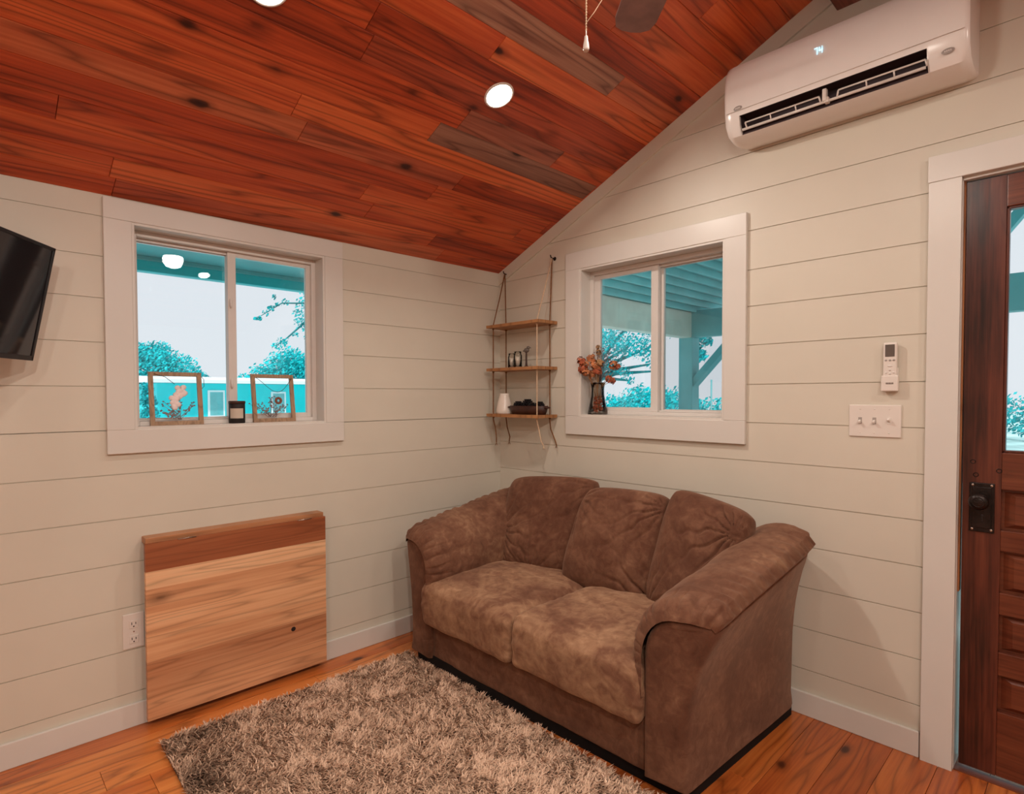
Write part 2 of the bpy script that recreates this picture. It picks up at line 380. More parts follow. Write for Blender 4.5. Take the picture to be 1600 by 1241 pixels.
def wall_boards(mb, conv, a0, a1, lines, top, holes, roof=None, th=.0045, gap=.0034):
    zs = [0.]+[z for z in lines if z < top]+[top]
    for za, zb in zip(zs, zs[1:]):
        for p, q, c0, c1 in split(a0, a1, za, zb, holes):
            lo = c0+(gap/2 if c0 == za and za > 0 else 0); hi = c1-(gap/2 if c1 == zb and zb < top else 0)
            poly = [(p, lo), (q, lo), (q, hi), (p, hi)]
            if roof: poly = clip(clip(poly, SLOPE, EAVE), -SLOPE, EAVE+2*RIDGE*SLOPE)
            if len(poly) < 3: continue
            n = len(poly)
            mb.faces([conv(a, 0, z) for a, z in poly]+[conv(a, th, z) for a, z in poly], [tuple(range(n))]+[(i, (i+1) % n, n+(i+1) % n, n+i) for i in range(n)])
    for p, q, c0, c1 in split(a0, a1, 0, top, holes):
        poly = [(p, c0), (q, c0), (q, c1), (p, c1)]
        if roof: poly = clip(clip(poly, SLOPE, EAVE), -SLOPE, EAVE+2*RIDGE*SLOPE)
        if len(poly) < 3: continue
        n = len(poly)
        mb.faces([conv(a, th, z) for a, z in poly]+[conv(a, .15, z) for a, z in poly], [tuple(range(n)), tuple(range(n, 2*n))]+[(i, (i+1) % n, n+(i+1) % n, n+i) for i in range(n)])
def clip(poly, s, c):
    """keep z <= c + s*a"""
    out = []
    for i in range(len(poly)):
        (a, z), (b_, w) = poly[i], poly[(i+1) % len(poly)]
        d0, d1 = c+s*a-z, c+s*b_-w
        if d0 >= 0: out.append((a, z))
        if d0*d1 < 0: t = d0/(d0-d1); out.append((a+(b_-a)*t, z+(w-z)*t))
    return out
wl = MB(); wall_boards(wl, lambda a, d, z: (-d, a, z), YB, 0.15, LL, EAVE+.01, [WIN1])
struct(wl.build('wall_left', 'wall'), 'cream painted horizontal board wall with the low window', 'wall')
wb = MB(); wall_boards(wb, lambda a, d, z: (a, d, z), 0., XR, LB, EAVE+SLOPE*RIDGE, [WIN2, DOOR], True)
struct(wb.build('wall_back', 'wall'), 'cream painted gable wall of horizontal boards with the door', 'wall')
wr = MB(); wall_boards(wr, lambda a, d, z: (XR+d, a, z), YB, .15, LL, EAVE+.01, [])
struct(wr.build('wall_right', 'wall'), 'cream painted board wall out of the frame', 'wall')
wf = MB(); wall_boards(wf, lambda a, d, z: (a, YB-d, z), 0., XR, LB, EAVE+SLOPE*RIDGE, [], True)
struct(wf.build('wall_front', 'wall'), 'cream painted gable wall behind the viewer', 'wall')
# baseboards
b1 = MB(); b1.box(0, YB, 0, .014, 0, .092, .003); struct(b1.build('baseboard_left', 'trim'), 'white baseboard along the low window wall', 'baseboard')
b2 = MB(); b2.box(.014, -.014, 0, 2.168, 0, .094, .003); struct(b2.build('baseboard_back', 'trim'), 'white baseboard along the gable wall', 'baseboard')
b3 = MB(); b3.box(XR-.014, YB, 0, XR, 0, .092, .003); struct(b3.build('baseboard_right', 'trim'), 'white baseboard out of the frame', 'baseboard')
# rake trim following the slope
rk = MB()
def rake(mb, x0, x1, w, y1):
    n = SLOPE
    pts = [(x0, ceil_z(x0)), (x1, ceil_z(x1)), (x1, ceil_z(x1)-w), (x0, ceil_z(x0)-w)]
    mb.faces([(a, 0, z) for a, z in pts]+[(a, y1, z-.0) for a, z in pts], [(3, 2, 1, 0), (4, 5, 6, 7), (0, 1, 5, 4), (1, 2, 6, 5), (2, 3, 7, 6), (3, 0, 4, 7)])
rake(rk, 0.0, 1.874, .072, -.012)
struct(rk.build('trim_2', 'wall'), 'cream rake board where gable wall meets the sloped ceiling', 'trim')
rk2 = MB(); rake(rk2, 2*RIDGE-1.874, XR, .072, -.012)
struct(rk2.build('trim_3', 'wall'), 'cream rake board on the far ceiling slope', 'trim')
#ec = MB(); ec.box(0, YB, EAVE-.035, .008, 0, EAVE+.002); struct(ec.build('trim_4', 'wall'), 'cream cover strip where low wall meets the ceiling', 'trim')

# ------------------------------------------------------------------ windows
def window(name, label, conv, o, a0, a1, z0, z1, ca, depth, sashes, mid, latches):
    """conv(a, d, z): d>0 goes outward through the wall. ca: casing outer limits"""
    root = thing(name, label, 'window', o, None, 'structure')
    def bx(mb, p, q, d0, d1, za, zb, bev=.002):
        v0 = conv(p, d0, za); v1 = conv(q, d1, zb); mb.box(*v0, *v1, bev)
    A0, A1, Z0, Z1 = ca; t = -.018
    c = MB()
    bx(c, A0, A1, t, 0, z1, Z1); bx(c, A0, A1, t, 0, Z0, z0); bx(c, A0, a0, t, 0, z0, z1); bx(c, a1, A1, t, 0, z0, z1)
    c.build('window_casing', 'trim', root)
    j = MB(); e = .010
    bx(j, a0-.002, a0+e, t+.004, depth+.05, z0, z1, .001); bx(j, a1-e, a1+.002, t+.004, depth+.05, z0, z1, .001)
    bx(j, a0+e, a1-e, t+.004, depth+.05, z1-e, z1+.002, .001); bx(j, a0+e, a1-e, t+.004, depth+.05, z0-.002, z0+e, .001)
    j.build('window_reveal', 'trim', root)
    fr_ = MB(); w = .022; d0, d1 = depth-.035, depth+.04; i0, i1, k0, k1 = a0+e, a1-e, z0+e, z1-e
    bx(fr_, i0, i0+w, d0, d1, k0, k1); bx(fr_, i1-w, i1, d0, d1, k0, k1); bx(fr_, i0+w, i1-w, d0, d1, k1-w, k1); bx(fr_, i0+w, i1-w, d0, d1, k0, k0+w*.8)
    bx(fr_, i0+w, i1-w, depth-.004, depth+.004, k0+w*.8, k0+w*.8+.008); bx(fr_, i0+w, i1-w, depth-.004, depth+.004, k1-w-.012, k1-w)
    fr_.build('window_frame', 'vinyl', root)
    for (p, q, dd, sw, scr) in sashes:
        s = MB(); th = .011; zz0, zz1 = k0+w*.8, k1-w
        bx(s, p, p+sw[0], dd-th, dd+th, zz0, zz1); bx(s, q-sw[1], q, dd-th, dd+th, zz0, zz1)
        bx(s, p+sw[0], q-sw[1], dd-th+.001, dd+th-.001, zz1-sw[2], zz1, .001); bx(s, p+sw[0], q-sw[1], dd-th+.001, dd+th-.001, zz0, zz0+sw[3], .001)
        so = s.build('window_sash', 'vinyl', root)
        g = MB(); bx(g, p+sw[0]-.004, q-sw[1]+.004, dd-.002, dd+.002, zz0+sw[3]-.004, zz1-sw[2]+.004, 0)
        g.build('pane', 'glass', so)
        if scr:
            k = MB(); pts = [conv(*t_) for t_ in ((p+.01, dd+.03, zz0), (q, dd+.03, zz0), (q, dd+.03, zz1), (p+.01, dd+.03, zz1))]; k.poly(pts); k.build('insect_screen', 'screen', so)
            k = MB(); bx(k, p+.004, p+.016, dd+.024, dd+.036, zz0, zz1, 0); bx(k, q-.01, q, dd+.024, dd+.036, zz0, zz1, 0); k.build('screen_edge', 'blackm', so)
    for z, a, dd in latches:
        l = MB(); p = conv(a, dd, z)
        l.ball(p, .006, .006, .024, 10); q = conv(a, dd-.006, z-.01); l.ball(q, .004, .004, .011, 8); l.build('window_latch', 'vinyl', root)
    return root
w1 = window('window_1', 'white sliding window on the low wall with two frames on its sill', lambda a, d, z: (-d, a, z), (0, -1.6, 1.173),
            -1.999, -1.192, 1.173, 1.980, (-2.092, -1.097, 1.081, 2.060), .098,
            [(-2.02, -1.590, .118, (.02, .020, .014, .012), False), (-1.612, -1.222, .092, (.036, .022, .018, .022), False)], -1.6, [(1.72, -1.601, .078), (1.36, -1.601, .078)])
w2 = window('window_2', 'white sliding window on the gable wall above the sofa', lambda a, d, z: (a, d, z), (1.04, 0, 1.19),
            .641, 1.447, 1.190, 1.992, (.544, 1.542, 1.088, 2.087), .10,
            [(.672, 1.062, .092, (.036, .040, .022, .022), False), (1.045, 1.44, .122, (.030, .02, .016, .014), True)], 1.05, [])

# ------------------------------------------------------------------ door
dr = thing('door_1', 'dark varnished half glass door with five panels and iron knob plate', 'door', (2.7, .05, 0), None, 'structure')
c = MB()
c.box(2.172, -.02, -.005, 2.262, 0, 2.036, .002); c.box(3.103, -.02, 0, 3.195, 0, 2.036, .002); c.box(2.170, -.022, 2.036, 3.197, 0, 2.125, .002)
c.build('door_casing', 'trim', dr)
c = MB(); c.box(2.245, .0, 0, 2.2635, .15, 2.036, .001); c.box(3.1015, 0, 0, 3.12, .15, 2.036, .001); c.box(2.2635, 0, 2.026, 3.1015, .15, 2.045, .001)
c.build('door_jamb', 'trim', dr)
c = MB(); c.box(2.2635, .016, .62, 2.2685, .05, 2.026, .001); c.build('edge_strip', 'jamb', dr)
c = MB(); c.box(2.2635, .0, -.018, 3.1015, .045, .004, .002); c.build('threshold', 'door_x', dr)
c = MB(); c.box(2.2635, .045, -.03, 3.1015, .30, -.006, .002); c.build('outer_sill', 'roofw', dr)
DY0, DY1 = .022, .062
def dpanel(mb, x0, x1, z0, z1, dy=.019, rec=.03):
    mb.box(x0, DY0+dy, z0, x1, DY1-dy*.5, z1)                    # sunk field
    m = .035; i = .0
    pts0 = [(x0+.008, z0+.008), (x1-.008, z0+.008), (x1-.008, z1-.008), (x0+.008, z1-.008)]
    pts1 = [(x0+m, z0+m*.6), (x1-m, z0+m*.6), (x1-m, z1-m*.6), (x0+m, z1-m*.6)]
    v = [(a, DY0+dy, b_) for a, b_ in pts0]+[(a, DY0+dy*.45, b_) for a, b_ in pts1]
    mb.faces(v, [(0, 1, 5, 4), (1, 2, 6, 5), (2, 3, 7, 6), (3, 0, 4, 7), (4, 5, 6, 7)])
xl0, xl1, xr0, xr1 = 2.2695, 2.372, 2.992, 3.0985
c = MB()
c.faces([(2.2745, DY0, .020), (xl1, DY0, .020), (xl1, DY0, 2.022), (xl0, DY0, 2.022), (2.2745, DY1, .020), (xl1, DY1, .020), (xl1, DY1, 2.022), (xl0, DY1, 2.022)],
        [(0, 1, 2, 3), (4, 5, 6, 7), (0, 1, 5, 4), (1, 2, 6, 5), (2, 3, 7, 6), (3, 0, 4, 7)])
c.build('stile', 'door', dr)
c = MB(); c.box(xr0, DY0, .020, xr1, DY1, 2.022, .002); c.build('stile', 'door', dr)
rails = [(.020, .239), (.362, .440), (.567, .640), (.780, .850), (.985, 1.108), (1.917, 2.022)]
for a, b_ in rails:
    c = MB(); c.box(xl1, DY0, a, xr0, DY1, b_, .0025); c.build('rail', 'door_x', dr)
for (a, b_), (p, q) in zip(rails[:-2], rails[1:-1]):
    c = MB(); dpanel(c, xl1, xr0, b_, p); c.build('panel', 'door_x', dr)
c = MB(); c.box(xl1, .040, 1.108, xr0, .044, 1.917); c.build('door_pane', 'glass', dr)
c = MB()
for q in ((xl1, 1.108, xl1+.008, 1.917), (xr0-.008, 1.108, xr0, 1.917), (xl1, 1.108, xr0, 1.116), (xl1, 1.909, xr0, 1.917)):
    c.box(q[0], DY0+.004, q[1], q[2], DY1-.004, q[3], .002)
c.build('glass_bead', 'door', dr)
lp = MB(); lp.box(2.291, DY0-.005, .836, 2.357, DY0, 1.003, .003); lp.box(2.299, DY0-.0075, .85, 2.349, DY0-.004, .989, .002); lpo = lp.build('lock_plate', 'iron', dr)
kn = MB(); kn.lathe([(.0, .062), (.012, .062), (.023, .058), (.0275, .050), (.0265, .042), (.018, .036), (.010, .030), (.0095, .008), (.016, .004), (.018, 0)], (2.322, DY0-.007, .945), (0, -1, 0), 28)
kn.lathe([(.017, .0605), (.016, .0635), (.014, .0605)], (2.322, DY0-.007, .945), (0, -1, 0), 24)
kn.build('door_knob', 'iron', lpo)
kh = MB(); kh.ball((2.326, DY0-.0078, .893), .0042, .001, .0042, 10); kh.box(2.3245, DY0-.0085, .874, 2.3275, DY0-.007, .893); kh.build('keyhole', 'black', lpo)
for px, pz in ((2.300, .995), (2.349, .996), (2.300, .845), (2.349, .846)):
    sc_ = MB(); sc_.ball((px, DY0-.006, pz), .0045, .002, .0045, 10); sc_.build('screw', 'chrome', lpo)
for px, pz in ((2.299, 1.073), (2.307, 1.029), (2.366, 1.047)):
    sc_ = MB(); sc_.lathe([(.0, -.003), (.004, -.003), (.0055, .001), (.007, .0015), (.0078, 0)], (px, DY0, pz), (0, -1, 0), 16); sc_.build('plugged_hole', 'iron', dr)

# ------------------------------------------------------------------ recessed lights and fan
def can_light(x, y, power, label):
    z = ceil_z(x); s = SLOPE if x < RIDGE else -SLOPE; n = Vector((s, 0, -1)).normalized()
    t = thing('recessed_light', label, 'ceiling light', (x, y, z), 'recessed ceiling lights')
    a = MB(); a.lathe([(.051, .001), (.053, .005), (.058, .004), (.061, 0), (.061, -.004)], (x, y, z), n, 40); a.build('trim_ring', 'white', t)
    a = MB(); a.lathe([(0, .005), (.030, .005), (.047, .004), (.052, .001)], (x, y, z), n, 40); a.build('light_lens', 'can', t)
    ld = bpy.data.lights.new('can_lamp', 'AREA'); ld.shape = 'DISK'; ld.size = .07; ld.energy = power; ld.color = WARM; ld.spread = 2.9
    lo = bpy.data.objects.new('can_lamp', ld); C.objects.link(lo); lo.location = Vector((x, y, z))+n*.010; lo.rotation_euler = n.to_track_quat('-Z', 'Y').to_euler()
    lo.parent = t; lo.matrix_parent_inverse = Matrix.Translation(t.location).inverted()
    return t
can_light(.953, -.92, 12.5, 'glowing round recessed light in the stained ceiling between grey boards')
can_light(.94, -1.83, 3.5, 'glowing round recessed light cut by the top edge of the photo')
for q in ((.93, -2.75, 1.5), (.93, -3.65, 1.5)): can_light(*q, 'round recessed light in the ceiling outside the frame')
for q in ((3.15, -.73, 4.5), (3.15, -1.81, 15.), (3.15, -2.75, 23.), (3.15, -3.65, 15.)): can_light(*q, 'unseen round recessed fill light in the far ceiling slope outside the frame')  # unseen lamps on this slope, powers fitted as fill from behind right

FX, FY = 2.0, -1.29
fan = thing('ceiling_fan', 'grey bladed ceiling fan with pull chain hanging from the ridge beam', 'ceiling fan', (FX, FY, 2.778))
a = MB(); a.lathe([(.0, 0), (.065, 0), (.065, -.02), (.035, -.05), (.014, -.055)], (FX, FY, 2.778)); a.build('canopy', 'bronze', fan)
a = MB(); a.tube([(FX, FY, 2.75), (FX, FY, 2.58)], .012, 12); a.build('downrod', 'bronze', fan)
a = MB(); a.lathe([(.013, 2.60), (.05, 2.595), (.085, 2.57), (.095, 2.53), (.085, 2.475), (.06, 2.455), (.055, 2.41), (.075, 2.40), (.085, 2.365), (0, 2.365)], (FX, FY, 0)); a.build('motor_housing', 'bronze', fan)
for i in range(5):
    an = math.radians(138+72*i); cx, sx = math.cos(an), math.sin(an)
    def W_(l, w, z): return (FX+cx*l-sx*w, FY+sx*l+cx*w, z+.10*w)
    b_ = MB()
    outl = [(.15, -.045), (.45, -.066), (.60, -.066), (.640, -.055), (.656, -.03), (.660, 0), (.656, .03), (.640, .055), (.60, .066), (.45, .066), (.15, .045)]
    m_ = len(outl)
    b_.faces([W_(l, w, 2.505) for l, w in outl]+[W_(l, w, 2.512) for l, w in outl], [tuple(range(m_))[::-1], tuple(range(m_, 2*m_))]+[(j, (j+1) % m_, m_+(j+1) % m_, m_+j) for j in range(m_)])
    bo = b_.build('fan_blade', 'fan', fan)
    b_ = MB(); b_.obox(W_(.07, 0, 2.50), W_(.21, 0, 2.502), .035, .006, bev=.002); b_.build('blade_iron', 'bronze', bo)
b_ = MB(); b_.lathe([(.062, 2.366), (.070, 2.350), (.066, 2.318), (.050, 2.292), (.022, 2.280), (0, 2.278)], (FX, FY, 0), n=32); b_.build('light_bowl', 'bulb', fan)
ch = MB(); cx, cy = 1.815, -1.485
ch.tube([(FX-.04, FY-.05, 2.44), (cx+.02, cy+.02, 2.44), (cx, cy, 2.425)], .0045, 8); ch.build('chain_arm', 'bronze', fan)
ch = MB(); ch.tube([(cx, cy, 2.425), (cx, cy, 2.10)], .0013, 6)
for i in range(50): ch.ball((cx, cy, 2.10+i*.0063), .0021, n=6)
cho = ch.build('pull_chain', 'cord', fan)
ch = MB(); ch.lathe([(.0015, .034), (.0035, .032), (.0042, .024), (.0062, .014), (.0068, .006), (.0058, 0), (.004, .002), (0, .004)], (cx, cy, 2.054), (0, 0, 1), 20); ch.tube([(cx, cy, 2.10), (cx, cy, 2.085)], .0013, 6); ch.build('chain_bell', 'white', cho)
ch = MB(); ch.tube([(FX-.05, FY-.03, 2.43), (1.855, -1.43, 2.22), (1.826, -1.470, 2.14), (cx+.001, cy, 2.115)], .0008, 6); ch.build('pull_cord', 'cord', fan)

# ------------------------------------------------------------------ air conditioner
ac = thing('air_conditioner', 'white wall mounted split air conditioner with open louvre above the door side', 'air conditioner', (1.9, 0, 2.36))
AX0, AX1 = 1.525, 2.298
prof = [(0, 2.352), (-.055, 2.338), (-.115, 2.338), (-.165, 2.352), (-.190, 2.385), (-.2015, 2.44), (-.205, 2.52), (-.198, 2.60), (-.180, 2.628), (-.14, 2.642), (0, 2.645)]
OP0, OP1 = 1.585, 2.192           # louvre opening along X
def ac_prof(ins): 
    cy_, cz_ = -.10, 2.49
    return [(y+(cy_-y)*ins*(0 if y == 0 else 1), z+(cz_-z)*ins) for y, z in prof]
def ac_body(mb, xa, xb, pr, caps=True):
    n = len(pr); mb.faces([(xa, y, z) for y, z in pr]+[(xb, y, z) for y, z in pr], [(i, i+1, n+i+1, n+i) for i in range(n-1)], None, True)
body = MB()
st = [(AX0, .10), (AX0+.004, .05), (AX0+.014, .015), (AX0+.03, 0), (OP0, 0)]
def loft(mb, st):
    rings = [[(x_, y, z) for y, z in ac_prof(i_)] for x_, i_ in st]; n = len(prof)
    v = [p for rg in rings for p in rg]
    mb.faces(v, [(k_*n+i, k_*n+i+1, (k_+1)*n+i+1, (k_+1)*n+i) for k_ in range(len(st)-1) for i in range(n-1)], None, True)
loft(body, st); body.poly([(AX0, y, z) for y, z in ac_prof(.10)])
st2 = [(OP1, 0), (AX1-.03, 0), (AX1-.014, .015), (AX1-.004, .05), (AX1, .10)]
loft(body, st2); body.poly([(AX1, y, z) for y, z in ac_prof(.10)])
# middle run: leave out the opening between the underside and the front lip
up = [(-.1975, 2.418), (-.2015, 2.44)]+prof[6:]
lo_ = prof[:4]
for pr in (up, lo_): ac_body(body, OP0, OP1, pr)
body.build('body', 'acw', ac, None, .6)
inn = MB()
ipr = [(-.165, 2.352), (-.155, 2.372), (-.120, 2.395), (-.115, 2.43), (-.150, 2.436), (-.1975, 2.418)]
ac_body(inn, OP0, OP1, ipr)
for xx in (OP0, OP1): inn.poly([(xx, y, z) for y, z in ipr])
inn.build('air_outlet', 'vent', ac, False)
for xx in (OP0-.001, OP1+.001):
    ed = MB(); pts = [(-.165, 2.352), (-.190, 2.385), (-.1975, 2.418), (-.185, 2.418), (-.178, 2.39), (-.158, 2.362)]
    ed.faces([(xx-.002, y, z) for y, z in pts]+[(xx+.002, y, z) for y, z in pts], [tuple(range(6)), tuple(range(6, 12))]+[(i, (i+1) % 6, 6+(i+1) % 6, 6+i) for i in range(6)])
    ed.build('outlet_edge', 'white', ac)
lv = MB()
lv.tube([(OP0+.006, -.176, 2.368), (OP1-.006, -.176, 2.368)], .0052, 8)
for xa, xb in ((OP0+.02, 1.872), (1.935, OP1-.006)):
    lv.tube([(xa, -.186, 2.389), (xb, -.186, 2.389)], .0030, 8)
    lv.tube([(xa, -.186, 2.389), (xa-(.006 if xa > 1.8 else -.004), -.178, 2.370)], .003, 8); lv.tube([(xb, -.186, 2.389), (xb+.004, -.178, 2.370)], .003, 8)
    for q in ((.36, .70) if xa < 1.8 else (.34, .66)):
        xx = xa+(xb-xa)*q; lv.tube([(xx, -.187, 2.389), (xx, -.177, 2.370)], .0028, 6)
lv.build('louvre', 'white', ac)
cl = MB(); cl.box(1.884, -.192, 2.366, 1.898, -.172, 2.410, .003); cl.box(1.889, -.188, 2.36, 1.904, -.165, 2.38, .003); cl.build('louvre_clip', 'white', ac)
gr_ = MB(); gr_.tube([(AX0+.012, -.2045, 2.4375), (AX1-.012, -.2045, 2.4375)], .0011, 6); gr_.build('panel_joint', 'white', ac)
for ex, ez in ((1.583, 2.447), (2.245, 2.388)):
    e_ = MB(); yb = -.2035 if ez > 2.42 else -.193
    e_.ball((ex, yb, ez), .017, .0025, .0095, 16); eo = e_.build('badge', 'greyp', ac)
    e_ = MB()
    for i in range(4): e_.box(ex-.009+i*.005, yb-.0032, ez-.0025, ex-.0058+i*.005, yb-.0018, ez+.0025)
    e_.build('badge_lettering', 'vinyl', eo)
dg = MB(); dx, dz = 1.874, 2.546
def seg(mb, x0, z0, x1, z1, y=-.2075): mb.box(x0, y, z0, x1, y+.004, z1)
s_ = .0022
seg(dg, dx-.013, dz+.010, dx-.002, dz+.010+s_); seg(dg, dx-.0045, dz-.012, dx-.002, dz+.012)      # 7
seg(dg, dx+.003, dz-.001, dx+.003+s_, dz+.012); seg(dg, dx+.003, dz-.001, dx+.014, dz-.001+s_); seg(dg, dx+.012, dz-.012, dx+.014, dz+.012)  # 4
dg.build('temperature_display', 'led', ac)

# ------------------------------------------------------------------ remote, switch, outlet
rm = thing('remote_control', 'white air conditioner remote in a wall holder above the light switch', 'remote', (2.066, 0, 1.40))
a = MB(); a.box(2.043, -.010, 1.318, 2.090, 0, 1.40, .003); a.box(2.040, -.026, 1.314, 2.093, -.008, 1.372, .004); a.build('wall_holder', 'white', rm)
a = MB(); a.box(2.045, -.024, 1.322, 2.088, -.008, 1.492, .006); a.build('remote_body', 'white', rm)
a = MB(); a.box(2.052, -.0255, 1.440, 2.081, -.0235, 1.484, .001); a.build('remote_screen', 'lcd', rm)
for i, (bx_, bz) in enumerate([(2.055, 1.427), (2.067, 1.427), (2.079, 1.427), (2.067, 1.406), (2.067, 1.392), (2.056, 1.382), (2.067, 1.378), (2.079, 1.382)]):
    a = MB(); a.ball((bx_, -.0245, bz), .0045 if i != 3 else .008, .0016, .0034, 10); a.build('remote_button', 'greyp' if i < 3 else 'vinyl', rm)
a = MB()
for i in range(5): a.box(2.056+i*.0048, -.0268, 1.340, 2.0592+i*.0048, -.0255, 1.346)
a.build('lettering', 'lcd', rm)
sw = thing('light_switch', 'white triple toggle switch plate on the gable wall beside the door', 'light switch', (2.017, 0, 1.20))
a = MB(); a.box(1.934, -.006, 1.144, 2.100, 0, 1.264, .003); a.build('cover_plate', 'white', sw)
for i, up_ in enumerate((0, 0, 1)):
    xx = 1.971+i*.046
    a = MB(); a.box(xx-.006, -.0072, 1.192, xx+.006, -.005, 1.217, .001); slo = a.build('toggle_slot', 'greyp' if not up_ else 'white', sw)
    a = MB(); a.obox((xx, -.005, 1.204), (xx, -.020, 1.212 if up_ else 1.198), .008, .010, bev=.002); a.build('toggle', 'white', slo)
    for zz in (1.160, 1.248):
        a = MB(); a.ball((xx, -.0062, zz), .0028, .001, .0028, 8); a.build('screw', 'white', sw)
ol = thing('wall_outlet', 'white double power outlet on the low wall beside the folded table', 'power outlet', (0, -2.015, .38))
a = MB(); a.box(0, -2.052, .310, .006, -1.978, .448, .003); a.build('cover_plate', 'white', ol)
for zz in (.346, .406):
    a = MB(); a.box(.005, -2.031, zz-.016, .0085, -1.999, zz+.016, .003); so = a.build('socket', 'white', ol)
    a = MB(); a.box(.008, -2.023, zz-.002, .0092, -2.0205, zz+.008); a.box(.008, -2.0095, zz-.001, .0092, -2.007, zz+.007); a.ball((.0085, -2.015, zz-.009), .001, .0028, .0028, 8); a.build('socket_slots', 'black', so)
a = MB(); a.ball((.0062, -2.015, .376), .001, .003, .003, 8); a.build('screw', 'chrome', ol)

# ------------------------------------------------------------------ fold-down table
tb = thing('wall_table', 'folded drop leaf wooden table mounted on the low wall under the window', 'table', (0, -1.6, .75))
ty0, ty1 = -1.985, -1.232
a = MB(); a.box(.0, ty0+.004, .722, .062, ty1-.004, .748, .002); a.build('fixed_top', 'tedge', tb)
a = MB()
zs = [.030, .145, .262, .345, .455, .548, .618, .7285]
for i, (za, zb) in enumerate(zip(zs, zs[1:])):
    g = [.12, .42, .05, .0, .10, 0., .92][i]; a.box(.052, ty0, za, .074, ty1, zb, 0, (.13*i+.07, [.52, .50, .56, .66, .56, .92, .35][i], g))
a.build('drop_leaf', 'table', tb)
a = MB(); a.ball((.0738, -1.395, .231), .0012, .0115, .0105, 14); a.build('knot_hole', 'black', tb)
a = MB(); a.box(.014, ty0+.012, .05, .05, ty0+.035, .722, .001); a.box(.014, ty1-.035, .05, .05, ty1-.012, .722, .001); a.box(.0, ty0+.035, .66, .03, ty1-.035, .722, .001); a.build('bracket', 'bowlw', tb)
for yy in (-1.835, -1.335):
    a = MB(); a.box(.0615, yy-.034, .7265, .0755, yy+.034, .7295, .001); a.tube([(.0745, yy-.034, .7285), (.0745, yy+.034, .7285)], .0022, 8); a.build('hinge', 'chrome', tb)

# ------------------------------------------------------------------ television
tv = thing('television', 'black flat television on a swivel arm at the edge of the photo', 'television', (.10, -2.26, 1.62))
hh = Vector((.81, -.586, 0)).normalized()              # along the screen, away from the corner
TRp, BRp = Vector((.150, -2.253, 1.808)), Vector((.062, -2.288, 1.4255))
vv = (BRp-TRp); vv = (vv-hh*vv.dot(hh)); hgt = vv.length; vv.normalize(); nn = vv.cross(hh).normalized()
if nn.x < 0: nn = -nn
O_ = TRp
def T_(a_, b_, c_): return O_+hh*a_+vv*b_+nn*c_
def tvbox(mb, a0, a1, b0, b1, c0, c1, bev=.002):
    q = MB(); q.box(a0, b0, c0, a1, b1, c1, bev); mb.faces([T_(*p) for p in q.v], q.f)
a = MB(); tvbox(a, 0, .73, 0, hgt, -.028, 0, .003); tvbox(a, .09, .64, .08, hgt-.05, -.052, -.026, .008); a.build('housing', 'black', tv)
a = MB(); w_ = .011
tvbox(a, 0, .73, 0, w_, -.002, .0045, .0015); tvbox(a, 0, .73, hgt-w_*1.5, hgt, -.002, .0045, .0015); tvbox(a, 0, w_, 0, hgt, -.002, .0045, .0015); tvbox(a, .73-w_, .73, 0, hgt, -.002, .0045, .0015)
a.build('bezel', 'black', tv)
M['tvs'] = plain('glossy dark screen', (.012, .010, .012), .07, 0, .9, .02)
a = MB(); tvbox(a, w_-.001, .73-w_+.001, w_-.001, hgt-w_*1.4, -.002, .001, 0); a.build('screen', 'tvs', tv)
a = MB(); m1 = T_(.36, hgt*.5, -.05); el = Vector((.12, m1.y-.10, m1.z)); wl_ = Vector((.012, m1.y+.06, m1.z))
a.tube([tuple(m1), tuple(el), tuple(wl_)], .014, 10); a.box(0, wl_.y-.05, m1.z-.09, .016, wl_.y+.05, m1.z+.09, .003); a.build('wall_arm', 'blackm', tv)

# ------------------------------------------------------------------ hanging rope shelf
hs = thing('hanging_shelf', 'three tier wooden rope shelf hanging in the corner beside the gable window', 'shelf', (.26, -.09, 1.18))
SX0, SX1, SYF, SYB = .052, .475, -.165, -.006
tiers = [1.716, 1.458, 1.186]
for i, z in enumerate(tiers):
    a = MB(); n = 12; bow = [.0, .004, .016][i]; th = .0085
    fr_pts = [(SX0+(SX1-SX0)*t/n, SYF-bow*math.sin(PI*t/n), 0) for t in range(n+1)]
    outl = fr_pts+[(SX1, SYB, 0), (SX0, SYB, 0)]; m_ = len(outl)
    a.faces([(x_, y, z-th) for x_, y, _ in outl]+[(x_, y, z+th) for x_, y, _ in outl], [tuple(range(m_))[::-1], tuple(range(m_, 2*m_))]+[(j, (j+1) % m_, m_+(j+1) % m_, m_+j) for j in range(m_)])
    a.build('shelf_board', 'shelf', hs)
